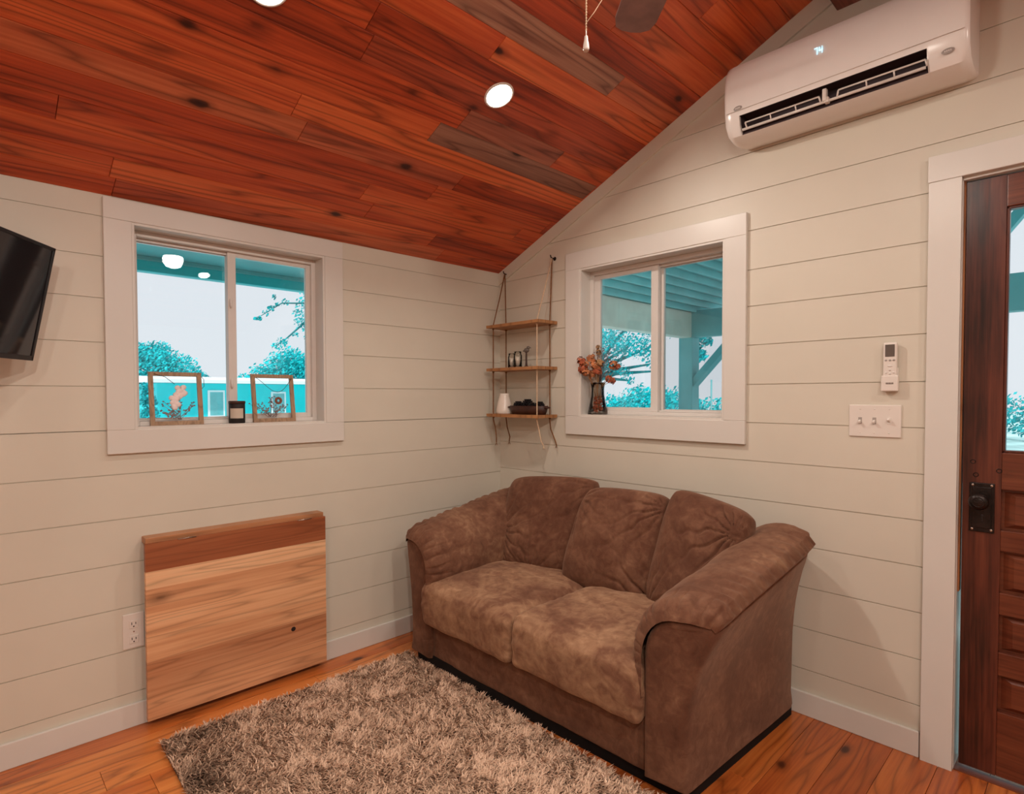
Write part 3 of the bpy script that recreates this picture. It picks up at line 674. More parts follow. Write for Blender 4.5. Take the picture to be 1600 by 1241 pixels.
for hx, hz, tag_ in ((.070, 2.052, 'l'), (.452, 2.082, 'r')):
    a = MB(); a.tube([(hx, 0, hz), (hx, -.022, hz), (hx, -.034, hz+.004), (hx, -.038, hz+.016)], .0035, 8); a.lathe([(.011, 0), (.010, .003), (.004, .004)], (hx, 0, hz), (0, -1, 0), 16)
    a.build('wall_hook', 'iron', hs)
    xr_ = .085 if tag_ == 'l' else .440
    for yf in (-.138, -.030):
        rp = MB(); mat_ = 'rope' if not (tag_ == 'r' and yf < -.1) else 'cord'
        tail = [(xr_, yf, 1.16), (xr_+(.012 if yf < -.1 else .004), yf+.004, 1.11), (xr_+(.03 if (tag_ == 'r') else .022)*(1 if yf > -.1 else .7), yf+.01, 1.05), (xr_+(.045 if tag_ == 'r' else .02), yf+.006, 1.022)]
        rp.tube([(hx, -.024, hz+.004), (hx+(xr_-hx)*.5, (yf-.024)/2, (hz+tiers[0])/2), (xr_, yf, tiers[0]+.01), (xr_, yf, tiers[1]), (xr_, yf, tiers[2])]+tail, .0034, 8)
        for z in tiers: rp.ball((xr_, yf, z-.013), .0068, .0068, .006, 8)
        for j in range(3):
            e0 = Vector(tail[-1]); rp.tube([tuple(e0), tuple(e0+Vector((.006*(j-1), .004*(j-1), -.018)))], .0012, 5)
        rp.build('rope', mat_, hs)
def on(zt): return zt+.0085
z2, z3 = on(tiers[1]), on(tiers[2])
gz = z2
for i, (gx, gy, gh, gr) in enumerate([(.200, -.095, .086, .0235), (.254, -.100, .094, .0245)]):
    g = thing('glass_jar', ['small clear glass jar on the middle shelf, nearer the corner', 'small clear glass jar on the middle shelf beside the figurine'][i], 'jar', (gx, gy, gz), 'glass jars on the middle shelf')
    a = MB(); a.lathe([(0, .001), (gr*.9, .001), (gr, .006), (gr, gh*.75), (gr*.82, gh*.86), (gr*.86, gh), (gr*.78, gh), (gr*.74, gh*.86), (gr*.9, gh*.74), (gr*.9, .008), (0, .007)], (gx, gy, gz), n=24); a.build('glass_body', 'clear', g)
    a = MB(); a.lathe([(0, .009), (gr*.86, .009), (gr*.86, gh*.68), (0, gh*.68)], (gx, gy, gz), n=20); a.build('white_filling', 'ceramic', g)
g = thing('figurine', 'slim dark bird shaped figurine on the middle rope shelf', 'ornament', (.318, -.095, gz))
a = MB(); a.lathe([(0, 0), (.014, 0), (.016, .004), (.007, .010), (.005, .03), (.0045, .086)], (.318, -.095, gz), n=16); a.build('stand', 'bowlw', g)
a = MB(); a.ball((.319, -.095, gz+.098), .019, .012, .014, 14); a.ball((.333, -.095, gz+.112), .011, .009, .010, 12); a.lathe([(.004, 0), (.0005, .016)], (.342, -.095, gz+.112), (1, 0, -.2), 8); a.box(.293, -.1, gz+.092, .306, -.09, gz+.098, .002); a.build('bird', 'lcd', g)
g = MB(); g.lathe([(0, .0), (.047, 0), (.050, .004), (.049, .02), (.040, .07), (.029, .108), (.0275, .122), (.024, .122), (.024, .10), (0, .095)], (.138, -.098, z3), n=32)
tag(g.build('ceramic_vase', 'ceramic'), 'white tapered ceramic vase on the lowest rope shelf', 'vase')
bw = thing('dough_bowl', 'dark carved wooden dough bowl on the lowest rope shelf', 'bowl', (.335, -.095, z3))
a = MB(); n = 36
rings = [(.0, .0, .0), (.126, .044, 0), (.134, .052, .018), (.142, .058, .050), (.136, .053, .050), (.126, .046, .022), (.11, .036, .010), (0, 0, .009)]
a.faces([(.335+rx*math.cos(2*PI*k/n), -.095+ry*math.sin(2*PI*k/n), z3+z) for rx, ry, z in rings for k in range(n)], [(i*n+k, i*n+(k+1) % n, (i+1)*n+(k+1) % n, (i+1)*n+k) for i in range(len(rings)-1) for k in range(n)], None, True)
a.build('bowl_body', 'bowlw', bw)
for s in (-1, 1):
    a = MB(); a.ball((.335+s*.146, -.095, z3+.041), .014, .022, .006, 12); a.build('handle', 'bowlw', bw)
for i, (px, py, pz, rr) in enumerate([(.256, -.098, .047, .027), (.318, -.084, .056, .031), (.372, -.106, .046, .020), (.420, -.094, .048, .025)]):
    a = MB()
    for l in range(7):
        zz = -rr+2*rr*(l+.5)/7; rad = rr*math.sqrt(max(.05, 1-(zz/rr)**2))
        for k in range(9):
            an = 2*PI*(k+.5*(l % 2))/9; p = Vector((px+rad*math.cos(an)*.9, py+rad*math.sin(an)*.9, z3+pz+zz)); d = Vector((math.cos(an), math.sin(an), .6)).normalized()
            a.lathe([(.0065, -.006), (.007, .0), (.001, .008)], tuple(p), tuple(d), 6)
    a.ball((px, py, z3+pz), rr*.8)
    tag(a.build('pine_cone', 'char'), ['black pine cone at the corner end of the dough bowl', 'tallest black pine cone in the middle of the dough bowl', 'smallest black pine cone in the dough bowl', 'black pine cone at the window end of the dough bowl'][i], 'pine cone', 'black pine cones in the dough bowl')

# ------------------------------------------------------------------ window sill things
def flat_frame(y0, y1, z0, z1, label, kind):
    xs = -.052; root = thing('floating_frame', label, 'picture frame', (xs, (y0+y1)/2, z0), 'glass flower frames on the window sill')
    ln = .03                                               # leans back on the sash
    def xx(z): return xs-ln*(z-z0)/(z1-z0)
    w = .017
    def bar(mb, ya, za, yb, zb):
        v = []
        for dx in (.007, -.007):
            for (y, z) in ((ya, za), (yb, za), (yb, zb), (ya, zb)): v.append((xx(z)+dx, y, z))
        mb.faces(v, [(0, 1, 2, 3), (7, 6, 5, 4), (0, 1, 5, 4), (1, 2, 6, 5), (2, 3, 7, 6), (3, 0, 4, 7)])
    a = MB(); bar(a, y0, z0, y1, z0+w); bar(a, y0, z1-w, y1, z1); bar(a, y0, z0+w, y0+w, z1-w); bar(a, y1-w, z0+w, y1, z1-w); a.build('wooden_frame', 'framew', root)
    a = MB(); a.poly([(xx(z), y, z) for y, z in ((y0+w, z0+w), (y1-w, z0+w), (y1-w, z1-w), (y0+w, z1-w))]); a.build('frame_glass', 'glass', root)
    R_ = random.Random(kind); ym, zm = (y0+y1)/2, (z0+z1)/2
    sp = MB()
    for k in range(16):
        an = R_.uniform(-1.1, 1.1); L = R_.uniform(.04, .10); by, bz = ym+R_.uniform(-.02, .02)-(.012 if kind == 2 else 0), z0+w+.006
        e = (by+math.sin(an)*L, bz+math.cos(an)*L)
        sp.tube([(xx(bz)+.002, by, bz), (xx((bz+e[1])/2)+.002, (by+e[0])/2+.004, (bz+e[1])/2), (xx(e[1])+.002, e[0], e[1])], .0009, 5)
        for j in range(5):
            t = .45+.13*j; py, pz = by+(e[0]-by)*t+R_.uniform(-.008, .008), bz+(e[1]-bz)*t+R_.uniform(-.006, .006)
            sp.ball((xx(pz)+.002, py, pz), .0012, .0042, .0030, 6)
    sp.build('pressed_sprig', 'press', root)
    fl = MB()
    if kind == 1:
        for k in range(26):
            t = R_.random(); cy_ = ym-.022+.050*t+R_.gauss(0, .009); cz_ = zm-.030+.062*t+R_.gauss(0, .010); fl.ball((xx(cz_)+.004, cy_, cz_), .004, .012, .011, 8)
        fl.build('pressed_blossom', 'bloom', root)
    else:
        for k in range(12):
            an = 2*PI*k/12; fl.ball((xx(zm)+.004, ym+.022+.012*math.cos(an), zm-.012+.012*math.sin(an)), .002, .007, .006, 8)
        fl.build('pressed_blossom', 'press2', root)
    wr_ = MB(); hi = z1-w*.5; w2_ = MB()
    if kind == 1:
        wr_.tube([(xx(hi)+.008, y0+.02, hi), (xx(hi)+.012, y0+.06, hi-.012), (xx(hi-.04)+.010, y0+.095, hi-.042)], .0012, 6)
        w2_.tube([(xx(hi)+.002, y1-.004, hi-.002), (xx(hi), y1+.012, hi-.02), (xx(hi), y1+.013, hi-.05), (xx(hi-.06), y1-.002, hi-.065)], .0012, 6)
    else:
        n = 14; wr_.tube([(xx(hi-.075*math.sin(PI*min(1, t/n*.97)))+.009, y0+.02+(y1-y0-.03)*t/n, hi-.008-.066*math.sin(PI*(t/n)**1.25)) for t in range(n+1)], .0012, 6)
    wr_.build('hanging_wire', 'bowlw', root)
    if kind == 1: w2_.build('hanging_wire', 'bowlw', root)
sill1 = 1.183
flat_frame(-1.932, -1.730, sill1, sill1+.222, 'larger wooden glass frame with pale pressed blossom on the window sill', 1)
flat_frame(-1.517, -1.318, sill1, sill1+.222, 'wooden glass frame with brown pressed flower beside the sash end of the sill', 2)
cd = thing('candle', 'black jar candle with cream label between the two sill frames', 'candle', (-.045, -1.592, sill1))
a = MB(); a.lathe([(0, 0), (.032, 0), (.034, .003), (.034, .088), (.031, .090), (.029, .088), (.029, .07), (0, .07)], (-.045, -1.592, sill1), n=32); a.build('candle_jar', 'blackm', cd)
a = MB(); a.lathe([(.031, .086), (.0355, .087), (.0355, .097), (.033, .099), (0, .099)], (-.045, -1.592, sill1), n=32); a.build('lid', 'bowlw', cd)
lb = MB(); n = 12; pts = [(-.045+.0345*math.cos(t), -1.592+.0345*math.sin(t)) for t in [(-1.25+1.75*k/n) for k in range(n+1)]]
lb.faces([(x_, y, sill1+.022) for x_, y in pts]+[(x_, y, sill1+.066) for x_, y in pts], [(i, i+1, n+2+i, n+1+i) for i in range(n)], None, True); lb.build('paper_label', 'label', cd)

fv = thing('flower_vase', 'clear glass vase of dried rust coloured flowers on the gable window sill', 'vase', (.722, .045, 1.20))
vx, vy, vz = .722, .042, 1.2005
a = MB(); a.lathe([(0, 0), (.050, 0), (.054, .004), (.052, .018), (.043, .06), (.035, .105), (.034, .14), (.039, .172), (.0365, .172), (.031, .14), (.032, .105), (.040, .06), (.048, .012), (0, .008)], (vx, vy, vz), n=32); a.build('glass_body', 'clear', fv)
R_ = random.Random(5); a = MB()
for k in range(110):
    zz = .012+R_.random()*.085; rad = (.044-.18*(zz-.012)*.7)*math.sqrt(R_.random())*.85; an = R_.random()*2*PI
    a.ball((vx+rad*math.cos(an), vy+rad*math.sin(an), vz+zz), R_.uniform(.004, .008), R_.uniform(.004, .008), .005, 6)
a.build('potpourri', 'petal2', fv)
heads = [(-.046, -.086, .285, 'petal2', .030), (-.035, -.084, .245, 'petal2', .030), (-.022, -.076, .225, 'petal', .030), (-.030, -.066, .268, 'petal', .024), (0, -.03, .262, 'petal', .036), (-.02, -.03, .300, 'petal', .030), (.010, -.02, .235, 'petal2', .032), (-.012, -.04, .215, 'petal', .026),
         (.028, -.02, .275, 'straw', .026), (.108, -.01, .262, 'petal', .030), (.128, .0, .252, 'petal2', .020), (.085, -.02, .190, 'petal2', .024), (.105, -.02, .178, 'petal2', .022), (.005, 0, .335, 'straw', .020), (.0, 0, .365, 'straw', .014)]
for hx, hy, hz, mt, rr in heads:
    st_ = MB(); st_.tube([(vx+hx*.05, vy, vz+.02), (vx+hx*.25, vy+hy*.3, vz+.15), (vx+hx, vy+hy, vz+hz)], .0013, 5); so = st_.build('stem', 'straw', fv)
    fl = MB()
    for k in range(34):
        d = Vector((R_.gauss(0, 1), R_.gauss(0, 1), R_.gauss(0, 1)+.2)).normalized(); p = Vector((vx+hx, vy+hy, vz+hz))+d*rr*.75*R_.uniform(.5, 1)
        if p.y > .079: p.y = .079
        t1 = d.orthogonal().normalized(); t2 = d.cross(t1); w_ = rr*R_.uniform(.28, .5); a_ = R_.random()*6.28; t1, t2 = t1*math.cos(a_)+t2*math.sin(a_), t2*math.cos(a_)-t1*math.sin(a_)
        fl.faces([p-t1*w_, p+t2*w_*.8+d*w_*.3, p+t1*w_+d*w_*.5, p-t2*w_*.8+d*w_*.3], [(0, 1, 2, 3)])
    fl.build('flower_head', mt, so)
w_ = MB()
for k in range(40):
    an = R_.uniform(-.2, 1.0); L = R_.uniform(.10, .20); b0 = Vector((vx+.01, vy, vz+.17)); e = b0+Vector((math.sin(an)*L, R_.uniform(-.02, .03), math.cos(an)*L)); w_.tube([b0, (b0+e)/2+Vector((0, 0, .01)), e], .0006, 4); w_.ball(e, .0035, n=6)
w_.build('filler_sprigs', 'press', fv)

# ------------------------------------------------------------------ sofa
sofa = thing('sofa', 'brown suede two seat sofa with loose back pillows against the gable wall', 'sofa', (1.01, -.4, 0))
SKX, SK = 1.715, .006
def skew(p): return (p[0], p[1]+SK*(SKX-p[0])*p[1]/.78, p[2])
def wrinkle(p, amp, s=9.):
    v = Vector(p); return amp*(noise.noise(v*s)+.5*noise.noise(v*s*2.3+Vector((7, 3, 1))))
def soft_box(mb, x0, x1, y0, y1, z0, z1, r_, n=26, crown=0., front=0., droop=0., amp=.004, seed=0., side=0., pleat=0.):
    bm = bmesh.new(); bmesh.ops.create_cube(bm, size=2)
    bmesh.ops.subdivide_edges(bm, edges=bm.edges[:], cuts=n, use_grid_fill=True)
    hx, hy, hz = (x1-x0)/2, (y1-y0)/2, (z1-z0)/2; cx_, cy_, cz_ = (x0+x1)/2, (y0+y1)/2, (z0+z1)/2
    for v in bm.verts:
        p = v.co.copy(); P_ = Vector((p.x*hx, p.y*hy, p.z*hz))
        inner = Vector((max(-hx+r_, min(hx-r_, P_.x)), max(-hy+r_, min(hy-r_, P_.y)), max(-hz+r_, min(hz-r_, P_.z))))
        d = P_-inner
        m_ = max(abs(d.x), abs(d.y), abs(d.z))
        if d.length > 1e-9: q = inner+d.normalized()*r_*min(1., m_/r_ if r_ else 1)
        else: q = inner
        ux, uy, uz = p.x, p.y, p.z
        if crown: q.z += crown*(1-ux*ux)*(1-uy*uy)*(1 if uz > 0 else .0)*max(0, uz)
        if front: q.y -= front*max(0, -uy)*(1-(uz)**2)*(1-.5*ux*ux)
        if side: q.x += side*ux*(1-uz*uz)*(1-uy*uy)
        if droop: q.z -= droop*max(0, -uy)**3*(.5+.5*(-uz if uz < 0 else 0))*(1 if uz < .2 else max(0, 1-(uz-.2)*1.1))
        if droop: q.z -= .012*max(0, -uy)**4
        nd = d.normalized() if d.length > 1e-9 else Vector((0, 0, 1))
        wv = wrinkle((q.x+seed, q.y, q.z), amp, 8)
        if pleat:
            e = max(0., (abs(ux)-.72)/.28)
            wv += pleat*e*math.sin((q.z+q.y)*95+noise.noise(q*14)*3)
            if uy < -.6: wv += pleat*1.0*math.sin(q.x*95+noise.noise(q*11)*4)*max(0, .55-abs(uz+.1))*.9
        q += nd*wv
        v.co = Vector((cx_, cy_, cz_))+q
        v.co = Vector(skew(v.co))
    mb.bm(bm, None, True); bm.free()
BX0, BX1 = .300, 1.735
XM = (BX0+BX1)/2
YF, YBk = -.882, -.045
# plinth, base rail, back frame
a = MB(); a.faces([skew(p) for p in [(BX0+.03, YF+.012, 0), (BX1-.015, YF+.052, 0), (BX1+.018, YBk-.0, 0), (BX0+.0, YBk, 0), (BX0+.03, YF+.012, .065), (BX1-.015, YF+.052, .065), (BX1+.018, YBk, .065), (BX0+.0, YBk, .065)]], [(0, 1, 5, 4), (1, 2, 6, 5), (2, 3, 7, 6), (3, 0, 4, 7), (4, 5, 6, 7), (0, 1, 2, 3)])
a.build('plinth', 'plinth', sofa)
a = MB(); soft_box(a, BX0+.10, BX1-.135, YF+.018, YBk-.02, .05, .27, .018, 18, amp=.003); a.build('front_rail', 'suede', sofa)
a = MB(); soft_box(a, BX0+.06, BX1-.06, -.215, YBk+.005, .25, .70, .06, 16, amp=.004); a.build('back_frame', 'suede', sofa)
# seat cushions
for i, (x0, x1) in enumerate(((.405, .994), (.998, 1.592))):
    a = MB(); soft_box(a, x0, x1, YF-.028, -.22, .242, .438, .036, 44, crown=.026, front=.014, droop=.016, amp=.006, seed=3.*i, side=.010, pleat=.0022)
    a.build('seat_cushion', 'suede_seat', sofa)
# arms: s=+1 the one beside the door wall, s=-1 the one beside the corner
def zt(y):
    t = (y-YF)/(YBk-YF); return .608+.126*max(0, min(1, t))
def mirx(x_, s): return x_ if s > 0 else (.445+(1.59-x_) if x_ < 1.735 else .300-(x_-1.735)*.68)
NIN = 3
def core_profile(y):
    """closed XZ outline of the arm core, from the inner foot over the rounded inner shoulder to the outer corner and the flared side"""
    t = max(0, min(1, (y-YF)/(YBk-YF))); z1 = zt(y); xi = 1.590+.020*t; xo = 1.816+.022*t; xb = BX1+.036*t
    pts = [(xi, .055), (xi, .32), (xi, z1-.15)]; rx = .125
    for k in range(1, 9):
        an = PI-PI/2*k/8; pts.append((xi+rx+rx*math.cos(an), z1-.15+.15*math.sin(an)))
    pts += [(xi+rx+(xo-.028-xi-rx)*.5, z1+.001), (xo-.028, z1-.003), (xo-.010, z1-.010), (xo, z1-.026), (xo-.002, z1-.045)]
    for k in range(1, 11):
        q = k/10; pts.append((xb+(xo-.002-xb)*max(0, 1-q*1.75)**1.7, z1-.045-(z1-.045-.055)*q))
    return pts
ARCH = (1, 15)
def inset(pts, d):
    n = len(pts); out = []
    for i in range(n):
        p, q, w = Vector(pts[i-1]), Vector(pts[i]), Vector(pts[(i+1) % n])
        t = (w-p).normalized(); nrm = Vector((-t.y, t.x)); out.append((q.x-nrm.x*d, q.y-nrm.y*d) )
    return out
for s in (1, -1):
    a = MB(); ys = [(YF-.012, .024), (YF-.010, .015), (YF-.004, .007), (YF+.008, .002), (YF+.03, 0), (YF+.10, 0), (YF+.2, 0), (YF+.32, 0), (YF+.45, 0), (YF+.58, 0), (YBk-.03, 0), (YBk-.008, .01), (YBk, .025)]
    rings = []
    for y, d in ys:
        pr = core_profile(max(YF, min(YBk, y))); pr = inset(pr, d) if d else pr
        rg = []
        for (x_, z) in pr:
            w = wrinkle((x_*1.0, y, z), .004, 6); cw = max(0., (x_-1.68)/.13)*(1. if s > 0 else .6); yb_ = y+.050*cw*cw*max(0, 1-(y-YF)/.20) if y < YF+.2 else y-.055*cw*cw*max(0, (y-(YBk-.16))/.16); rg.append(skew((mirx(x_+w, s), yb_, max(.055, z))))
        rings.append(rg)
    n = len(rings[0]); v = [p for rg in rings for p in rg]
    fs = [(k*n+i, k*n+(i+1) % n, (k+1)*n+(i+1) % n, (k+1)*n+i) for k in range(len(ys)-1) for i in range(n)]
    fs += [tuple(range(n)), tuple((len(ys)-1)*n+i for i in range(n))]
    a.faces(v, fs, None, True); a.build('arm_panel', 'suede', sofa, None, 1.2)
    # pillow top draped over the arm
    a = MB(); ny, ns = 96, 150; rings = []
    for j in range(ny+1):
        t = j/ny; y = YF-.022+(YBk+.0-YF+.022)*t; yc = max(YF, min(YBk, y)); z1 = zt(yc); pr = core_profile(yc)
        arch = pr[ARCH[0]:ARCH[1]]                                   # inner side, top, outer shoulder
        # resample the arch
        L = [0.]
        for p, q in zip(arch, arch[1:]): L.append(L[-1]+math.hypot(q[0]-p[0], q[1]-p[1]))
        rg = []
        for k in range(ns+1):
            sp = k/ns; d = sp*L[-1]; i = 0
            while i < len(L)-2 and L[i+1] < d: i += 1
            w = (d-L[i])/max(1e-9, L[i+1]-L[i]); px, pz = arch[i][0]+(arch[i+1][0]-arch[i][0])*w, arch[i][1]+(arch[i+1][1]-arch[i][1])*w
            tx, tz = arch[i+1][0]-arch[i][0], arch[i+1][1]-arch[i][1]; ll = math.hypot(tx, tz); nx_, nz_ = -tz/ll, tx/ll
            df, db = y-(YF-.022), YBk-y
            endf = math.sqrt(max(0, 1-(1-min(1, df/.055))**2)); endb = math.sqrt(max(0, 1-(1-min(1, max(0, db)/.06))**2))
            prof_ = min(1, sp/.06)**.5*min(1, (1-sp)/.045)**.5
            off = (.045+.013*math.sin(PI*sp)+.016*sp*min(1, df/.5))*prof_*endf*endb-.004
            pl = max(0, 1-df/.13)
            off -= .013*pl*(1-abs(math.sin(sp*42+noise.noise(Vector((sp*9, y*8, 0)))*1.5)))**2*prof_*min(1, df/.015)
            off += wrinkle((px*1.2, y, pz), .007, 7)*prof_*endf*endb
            seam = max(0, 1-abs(sp-.93)/.09); off += .0045*seam*math.sin(y*120+noise.noise(Vector((y*12, sp*5, 2)))*4)
            cw = max(0., (px-1.68)/.13)*(1. if s > 0 else .6); yb_ = y+.050*cw*cw*max(0, 1-(y-YF)/.20) if y < YF+.2 else y-.055*cw*cw*max(0, (y-(YBk-.16))/.16); rg.append(skew((mirx(px+nx_*off, s), yb_, pz+nz_*off)))
        rings.append(rg)
    v = [p for rg in rings for p in rg]; n = ns+1
    a.faces(v, [(j*n+k, j*n+k+1, (j+1)*n+k+1, (j+1)*n+k) for j in range(ny) for k in range(ns)], None, True)
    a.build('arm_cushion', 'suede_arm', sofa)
# back pillows
def pillow(mb, BL, BR, TR, TL, T, seed, puff=.42, amp=.007, n=84, dirs=()):
    BL, BR, TR, TL = [Vector(p) for p in (BL, BR, TR, TL)]
    nrm = ((BR-BL)+(TR-TL)).cross((TL-BL)+(TR-BR)).normalized()
    if nrm.y > 0: nrm = -nrm
    verts = []; 
    for side in (1, -1):
        for j in range(n+1):
            for i in range(n+1):
                uu, vv_ = i/n, j/n; a_, b_ = 2*uu-1, 2*vv_-1
                a0_, b0_ = a_, b_
                a_, b_ = a0_*(1-.07*b0_**6), b0_*(1-.07*a0_**6); uu, vv_ = (a_+1)/2, (b_+1)/2
                a_, b_ = a0_, b0_
                p = BL*(1-uu)*(1-vv_)+BR*uu*(1-vv_)+TR*uu*vv_+TL*(1-uu)*vv_
                c_ = BL*.25+BR*.25+TR*.25+TL*.25
                p = p+(c_-p)*(-.035*((1-a_*a_)*b_*b_+(1-b_*b_)*a_*a_))     # edges bow out a little
                h = T*((1-abs(a_)**3.4)*(1-abs(b_)**3.4))**puff+.012*min(1, (1-max(abs(a_), abs(b_)))*20)
                w = wrinkle((p.x+seed, p.y*1.0, p.z), amp, 8)
                for (ca, cb_, ang, k_, am) in dirs:
                    dx, dy = a_-ca, b_-cb_; dist = math.hypot(dx, dy); th = math.atan2(dy, dx)
                    w -= am*(1-abs(math.sin(.5*(th*k_+noise.noise(Vector((dist*3+seed, th*2, 0)))*2.6))))**3*(.95+.5*noise.noise(Vector((th*4, seed, 0))))*math.exp(-dist*1.9)*min(1, dist*5)
                fall = min(1, (1-max(abs(a_), abs(b_)))*8)
                verts.append(p+nrm*side*(h+(w*fall if side > 0 else 0)))
    m_ = (n+1)**2
    fs = [(o_+j*(n+1)+i, o_+j*(n+1)+i+1, o_+(j+1)*(n+1)+i+1, o_+(j+1)*(n+1)+i) for o_ in (0, m_) for j in range(n) for i in range(n)]
    mb.faces(verts, fs, None, True)
    bm = bmesh.new()
pil = [((.455, -.43, .425), (.845, -.325, .415), (.905, -.165, .885), (.355, -.235, .845), .085, 1., [(-1, -.35, 0, 16, .034), (1, .85, 0, 12, .022), (0, -1.1, 0, 18, .018)]),
       ((.835, -.395, .405), (1.315, -.345, .400), (1.325, -.225, .862), (.890, -.240, .855), .095, 5., [(1, .75, 0, 18, .034), (1, -1., 0, 16, .038), (-1, .75, 0, 14, .020)]),
       ((1.290, -.380, .410), (1.610, -.42, .43), (1.690, -.235, .830), (1.335, -.215, .900), .090, 9., [(.85, .55, 0, 15, .044), (-.8, -1, 0, 14, .024)])]
for BL, BR, TR, TL, T, sd, dirs in pil:
    a = MB(); pillow(a, BL, BR, TR, TL, T, sd, dirs=dirs); o_ = a.build('back_pillow', 'suede', sofa)
    bm = bmesh.new(); bm.from_mesh(o_.data); bmesh.ops.remove_doubles(bm, verts=bm.verts, dist=.0008); bmesh.ops.recalc_face_normals(bm, faces=bm.faces); bm.to_mesh(o_.data); bm.free()

# ------------------------------------------------------------------ shag rug
rug = thing('shag_rug', 'shaggy grey brown rug on the pine floor in front of the sofa', 'rug', (1.2, -1.45, 0))
RA, RB, RC, RD = (.225, -.874), (2.35, -.900), (2.35, -2.02), (.215, -1.975)
n = 40; a = MB()
def rugp(u_, v_): 
    x_ = (RA[0]*(1-u_)+RB[0]*u_)*(1-v_)+(RD[0]*(1-u_)+RC[0]*u_)*v_; y_ = (RA[1]*(1-u_)+RB[1]*u_)*(1-v_)+(RD[1]*(1-u_)+RC[1]*u_)*v_
    return x_, y_
outl = [RA, RB, RC, RD]
a.faces([(x_, y_, .001) for x_, y_ in outl]+[(x_, y_, .008) for x_, y_ in outl], [(3, 2, 1, 0), (4, 5, 6, 7)]+[(i, (i+1) % 4, 4+(i+1) % 4, 4+i) for i in range(4)])
a.build('rug_backing', 'rugback', rug)
rg = np.random.default_rng(4); NB = 115000
uv = rg.random((NB, 2)); 
uu, vv2 = uv[:, 0], uv[:, 1]
px = (RA[0]*(1-uu)+RB[0]*uu)*(1-vv2)+(RD[0]*(1-uu)+RC[0]*uu)*vv2
py = (RA[1]*(1-uu)+RB[1]*uu)*(1-vv2)+(RD[1]*(1-uu)+RC[1]*uu)*vv2
def lownoise(x_, y_, s, o_):
    return np.array([noise.noise(Vector((float(p)*s+o_, float(q)*s, o_*1.7))) for p, q in zip(x_, y_)])
n1, n2, n3 = lownoise(px, py, 9., 1.), lownoise(px, py, 26., 5.), lownoise(px, py, 3.2, 9.)
ang = n1*2.2+n2*3.0+rg.normal(0, 1.1, NB)
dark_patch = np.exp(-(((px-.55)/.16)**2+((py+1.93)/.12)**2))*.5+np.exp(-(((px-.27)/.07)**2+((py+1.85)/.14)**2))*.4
lean = .014+.011*rg.random(NB); hgt_ = .017+.009*rg.random(NB)+.003*n2
dx, dy = np.cos(ang), np.sin(ang); sxn, syn = -dy, dx; wd_ = .0019+.0013*rg.random(NB)
V = np.zeros((NB, 5, 3)); 
for k, (t, wf) in enumerate(((0., 1.), (.55, .9))):
    cxn = px+dx*lean*t*t; cyn = py+dy*lean*t*t; cz = .007+hgt_*(t*1.25-.25*t*t)
    V[:, 2*k, 0] = cxn+sxn*wd_*wf; V[:, 2*k, 1] = cyn+syn*wd_*wf; V[:, 2*k, 2] = cz
    V[:, 2*k+1, 0] = cxn-sxn*wd_*wf; V[:, 2*k+1, 1] = cyn-syn*wd_*wf; V[:, 2*k+1, 2] = cz
V[:, 4, 0] = px+dx*lean; V[:, 4, 1] = py+dy*lean; V[:, 4, 2] = .007+hgt_*.92
idx = np.arange(NB)[:, None]*5
loops = np.concatenate([idx+np.array([[0, 1, 3, 2]]), idx+np.array([[2, 3, 4]])], axis=1).ravel()
me = bpy.data.meshes.new('pile'); me.vertices.add(NB*5); me.vertices.foreach_set('co', V.reshape(-1)); me.loops.add(NB*7); me.loops.foreach_set('vertex_index', loops.astype(np.int32))
me.polygons.add(NB*2); ls = (np.arange(NB)[:, None]*7+np.array([[0, 4]])).ravel(); me.polygons.foreach_set('loop_start', ls.astype(np.int32)); me.update(calc_edges=True)
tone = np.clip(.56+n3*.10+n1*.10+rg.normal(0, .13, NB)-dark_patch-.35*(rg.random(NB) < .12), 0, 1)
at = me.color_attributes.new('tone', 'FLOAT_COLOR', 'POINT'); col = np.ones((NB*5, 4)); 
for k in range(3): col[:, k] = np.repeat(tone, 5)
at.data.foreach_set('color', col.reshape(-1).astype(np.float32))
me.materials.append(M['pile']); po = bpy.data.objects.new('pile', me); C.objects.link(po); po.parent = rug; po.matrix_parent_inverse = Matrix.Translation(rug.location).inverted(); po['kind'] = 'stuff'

# ------------------------------------------------------------------ outdoors
GZ = -.45
a = MB(); a.box(-70, -40, GZ-.2, 60, 70, GZ); struct(a.build('ground', 'ground'), 'pale turquoise field around the house', 'ground')
a = MB(); a.box(-26, -14, GZ, -7.5, 1.9, GZ+.02); struct(a.build('driveway', 'drive'), 'white gravel drive seen past the low window', 'driveway')
dk = MB(); dk.box(-1.55, .16, -.16, 5.6, 5.1, -.04); struct(dk.build('porch_deck', 'deck'), 'teal porch deck outside the gable wall', 'deck')
# eave over the low window
ev = thing('porch_eave', 'teal boxed eave with fascia outside the low window', 'eave', (-.8, -2, 2.15))
a = MB(); a.box(-1.42, -6, 2.150, -.155, .14, 2.175); a.build('soffit', 'outgrey', ev)
a = MB(); a.box(-1.43, -6, 2.062, -1.36, .14, 2.30, .004); a.build('fascia', 'outpaint', ev)
a = MB(); a.box(-1.36, -6, 2.125, -1.34, .14, 2.15, .003); a.build('trim_strip', 'outgrey', ev)
